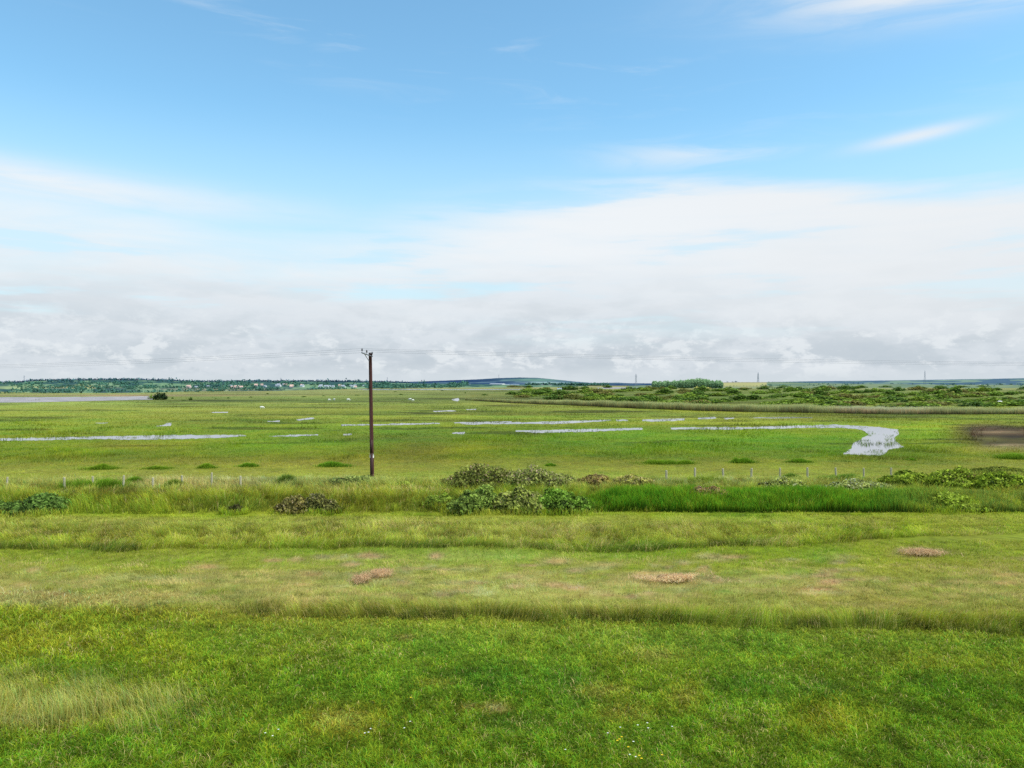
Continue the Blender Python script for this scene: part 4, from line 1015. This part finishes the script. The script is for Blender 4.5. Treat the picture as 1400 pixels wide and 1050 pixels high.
put(None, 765, 534.2, 0, .35, 'tiny white hut at the left end of the scrub', 'hut')

# ------------------------------------------------------------------ flowers in the lawn
def flower(px, py, kind):
    X, Y, Z = spot(px, py); nm = 'buttercup' if kind else 'daisy'
    o = empty(nm, (X, Y, Z)); h = .13 if kind else .10; r = .021 if kind else .018
    tag(o, 'tiny yellow buttercup in the lawn' if kind else 'tiny white daisy in the lawn', 'flower', 'buttercups in the lawn' if kind else 'daisies in the lawn')
    mb = MB(); mb.tube([(0, 0, 0), (.01, 0, h * .6), (.012, -.01, h)], .002, 5); mb.build('stalk', M_STALK, o)
    mb = MB(); n = 5 if kind else 10
    for i in range(n):
        a = 6.283 * i / n; ca, sa = math.cos(a), math.sin(a); w = .55 if kind else .28; q = lambda f, s, z: (.012 + r * (f * ca - s * sa), -.01 + r * (f * sa + s * ca), h + z)
        mb.add([q(.15, 0, 0), q(.6, -w, .004), q(1, 0, .006), q(.6, w, .004)], [(0, 1, 2, 3)])
    mb.build('petals', M_YELLOW if kind else M_DAISY, o)
for p in [(846, 1021), (843, 1023), (849, 1018), (561, 963), (873, 1044), (876, 1048), (904, 1043), (858, 1032)]: flower(*p, True)
for p in [(503, 1009), (498, 1010), (506, 1004), (560, 994), (552, 1003), (871, 999), (884, 996), (885, 1003), (847, 1002), (918, 1001), (830, 1010), (865, 1022), (860, 1040), (868, 1043), (772, 1033), (362, 1010), (372, 1014), (380, 1005)]: flower(*p, False)

# ------------------------------------------------------------------ sky, sun, camera
SUN_EL, SUN_AZ = math.radians(55), math.radians(112)      # azimuth clockwise from the view direction (+Y)
sc = bpy.context.scene
W = bpy.data.worlds.new('World'); sc.world = W; W.use_nodes = True
nt = W.node_tree; nt.nodes.clear(); N = nt.nodes.new; L = nt.links.new
def sock(s, i): 
    return s
def m(op, a, b=None, c=None, clamp=False):
    n = N('ShaderNodeMath'); n.operation = op; n.use_clamp = clamp
    for i, q in enumerate((a, b, c)):
        if q is None: continue
        if isinstance(q, (int, float)): n.inputs[i].default_value = q
        else: L(q, n.inputs[i])
    return n.outputs[0]
def mrange(x, a, b, c=0.0, d=1.0):
    n = N('ShaderNodeMapRange'); n.interpolation_type = 'SMOOTHSTEP'; L(x, n.inputs[0])
    for i, q in enumerate((a, b, c, d)):
        if isinstance(q, (int, float)): n.inputs[i + 1].default_value = q
        else: L(q, n.inputs[i + 1])
    return n.outputs[0]
def vec(a, b, c=0.0):
    n = N('ShaderNodeCombineXYZ')
    for i, q in enumerate((a, b, c)):
        if isinstance(q, (int, float)): n.inputs[i].default_value = q
        else: L(q, n.inputs[i])
    return n.outputs[0]
def noise(v, scale, detail=6, rough=0.55, dist=0.0):
    n = N('ShaderNodeTexNoise'); n.inputs['Scale'].default_value = scale; n.inputs['Detail'].default_value = detail
    n.inputs['Roughness'].default_value = rough; n.inputs['Distortion'].default_value = dist; L(v, n.inputs['Vector']); return n.outputs['Fac']
def mixc(f, a, b):
    n = N('ShaderNodeMix'); n.data_type = 'RGBA'
    L(f, n.inputs[0]) if not isinstance(f, (int, float)) else setattr(n.inputs[0], 'default_value', f)
    for i, q in ((6, a), (7, b)):
        if isinstance(q, (tuple, list)): n.inputs[i].default_value = (*q, 1)
        else: L(q, n.inputs[i])
    return n.outputs[2]
tc = N('ShaderNodeTexCoord'); sp = N('ShaderNodeSeparateXYZ'); L(tc.outputs['Generated'], sp.inputs[0])
dx, dy, dz = sp.outputs
hyp = m('SQRT', m('ADD', m('ADD', m('MULTIPLY', dx, dx), m('MULTIPLY', dy, dy)), 1e-5))
E = m('MAXIMUM', m('DIVIDE', dz, hyp), 0.0); AZ = m('ARCTAN2', dx, dy)
def blob(a, e, ra, re, tilt=0.0):
    da = m('SUBTRACT', AZ, a); de = m('SUBTRACT', m('SUBTRACT', E, e), m('MULTIPLY', da, tilt))
    q = m('ADD', m('POWER', m('ABSOLUTE', m('DIVIDE', da, ra)), 2.0), m('POWER', m('ABSOLUTE', m('DIVIDE', de, re)), 2.0))
    return m('EXPONENT', m('MULTIPLY', q, -1.0))
sky = N('ShaderNodeTexSky'); sky.sky_type = 'NISHITA'; sky.sun_disc = False
sky.sun_elevation = SUN_EL; sky.sun_rotation = SUN_AZ; sky.altitude = 10; sky.air_density = 1.0; sky.dust_density = 0.6; sky.ozone_density = 2.0
gain = N('ShaderNodeVectorMath'); gain.operation = 'MULTIPLY'; L(sky.outputs[0], gain.inputs[0]); gain.inputs[1].default_value = (1.46, 2.0, 1.9)
bg_sky = N('ShaderNodeBackground'); bg_sky.inputs['Strength'].default_value = 0.12; 
n_lo = noise(vec(m('MULTIPLY', AZ, 2.0), m('MULTIPLY', E, 9.0), 3.3), 1.0, 6, .55, .3)
n_st = noise(vec(m('MULTIPLY', AZ, 3.0), m('MULTIPLY', E, 26.0), 8.1), 1.3, 7, .55, .1)
n_cu = noise(vec(m('MULTIPLY', AZ, 8.0), m('MULTIPLY', E, 26.0), 1.7), 1.4, 9, .55, .15)
n_wi = noise(vec(m('ADD', m('MULTIPLY', AZ, 5.0), m('MULTIPLY', E, 6.0)), m('MULTIPLY', E, 30.0), 5.2), 1.0, 8, .6, .8)
edge = m('ADD', m('ADD', 0.245, m('MULTIPLY', m('SUBTRACT', n_lo, .5), .05)), m('MULTIPLY', m('SUBTRACT', n_st, .5), .05))
edge = m('ADD', edge, m('SUBTRACT', m('MULTIPLY', mrange(AZ, -.1, .2), .022), m('MULTIPLY', mrange(AZ, .15, .60), .050)))
edge = m('SUBTRACT', edge, m('MULTIPLY', blob(-.30, .24, .16, 9.0), .055))
soft = mrange(AZ, -.15, .2, .085, .030)
bank = mrange(m('SUBTRACT', edge, E), m('MULTIPLY', soft, -0.45), soft)
holes = m('MULTIPLY', mrange(n_st, .50, .36), mrange(E, .03, .12))
holes = m('MULTIPLY', holes, mrange(AZ, -.1, .5, .75, .45))
veil = m('MULTIPLY', m('MULTIPLY', mrange(AZ, .15, -.35), mrange(E, .08, .15)), mrange(n_wi, .65, .35, .08, .34))
bank = m('MULTIPLY', bank, m('SUBTRACT', 1.0, m('MAXIMUM', m('MULTIPLY', holes, .8), veil)))
# separate streaks higher up
wisp = m('ADD', m('MULTIPLY', blob(.55, .455, .20, .035, -.05), mrange(n_wi, .28, .62, .35, 1.25)), m('MULTIPLY', blob(.235, .292, .11, .018, .02), mrange(n_wi, .4, .7, 0.0, .55)))
wisp = m('ADD', wisp, m('MULTIPLY', blob(.485, .286, .06, .008, .10), .8))
wisp = m('ADD', wisp, m('MULTIPLY', blob(-.05, .42, .5, .06, -.15), mrange(n_wi, .5, .8, 0.0, .35)))
wisp = m('ADD', wisp, m('MULTIPLY', blob(-.60, .225, .30, .022, -.04), mrange(n_wi, .3, .6, .55, 1.0)))
over = m('MULTIPLY', mrange(E, .6, 1.0), mrange(n_lo, .35, .6, .25, .95))  # unseen cloud overhead, added to whiten the light from the sky
cover = m('MINIMUM', m('MAXIMUM', m('MAXIMUM', bank, wisp), over), 0.97)
# cloud colour: white tops down to grey bases near the horizon
low = mrange(m('ADD', E, m('MULTIPLY', m('SUBTRACT', n_lo, .5), .10)), .19, .03)
pale = mixc(mrange(E, .36, .14, 0.0, .7), gain.outputs[0], (4.9, 6.7, 7.6))
L(pale, bg_sky.inputs['Color'])
c_hi = mixc(mrange(n_st, .3, .65), (.80, .88, .945), (.88, .915, .945))
c_lo = mixc(mrange(n_cu, .38, .60), (.565, .625, .685), (.68, .73, .785))
n_pf = noise(vec(m('MULTIPLY', AZ, 24.0), m('MULTIPLY', E, 46.0), 4.4), 1.0, 9, .64, .15)
c_lo = mixc(m('MULTIPLY', mrange(n_pf, .50, .62), mrange(E, .11, .05, 0.0, .8)), c_lo, (.80, .84, .875))
c_lo = mixc(m('MULTIPLY', mrange(n_pf, .47, .36), mrange(E, .11, .05, 0.0, .5)), c_lo, (.53, .595, .66))
ccol = mixc(low, c_hi, c_lo)
ccol = mixc(m('MULTIPLY', mrange(AZ, .0, .6, 0.0, .55), mrange(E, .03, .10)), ccol, (.83, .85, .87))
ccol = mixc(mrange(m('ADD', E, m('MULTIPLY', m('SUBTRACT', n_cu, .5), .03)), .024, .006, 0, .75), ccol, (.66, .72, .77))
bg_cl = N('ShaderNodeBackground'); bg_cl.inputs['Strength'].default_value = 1.0; L(ccol, bg_cl.inputs['Color'])
mx = N('ShaderNodeMixShader'); L(cover, mx.inputs[0]); L(bg_sky.outputs[0], mx.inputs[1]); L(bg_cl.outputs[0], mx.inputs[2])
wo = N('ShaderNodeOutputWorld'); L(mx.outputs[0], wo.inputs[0])

sd = bpy.data.lights.new('sun', 'SUN'); sd.energy = 3.2; sd.angle = math.radians(8); sd.color = (1.0, .95, .87)
so = bpy.data.objects.new('sun', sd); C.objects.link(so)
from mathutils import Vector
dirv = Vector((math.sin(SUN_AZ) * math.cos(SUN_EL), math.cos(SUN_AZ) * math.cos(SUN_EL), math.sin(SUN_EL)))
so.rotation_euler = dirv.to_track_quat('Z', 'Y').to_euler(); so.location = (20, -20, 40)

cd = bpy.data.cameras.new('camera'); cd.sensor_width = 36; cd.lens = 36 * F / 1400; cd.clip_start = .2; cd.clip_end = 60000
co = bpy.data.objects.new('camera', cd); C.objects.link(co); co.location = (0, 0, H); co.rotation_euler = (math.radians(90), 0, 0)
sc.camera = co
sc.render.resolution_x, sc.render.resolution_y = 1024, 768
sc.view_settings.view_transform = 'Standard'; sc.view_settings.look = 'None'; sc.view_settings.exposure = 0; sc.view_settings.gamma = 1
sc.render.engine = 'CYCLES'
cy = sc.cycles; cy.max_bounces = 6; cy.diffuse_bounces = 3; cy.glossy_bounces = 3; cy.transmission_bounces = 3; cy.transparent_max_bounces = 4
cy.use_denoising = False
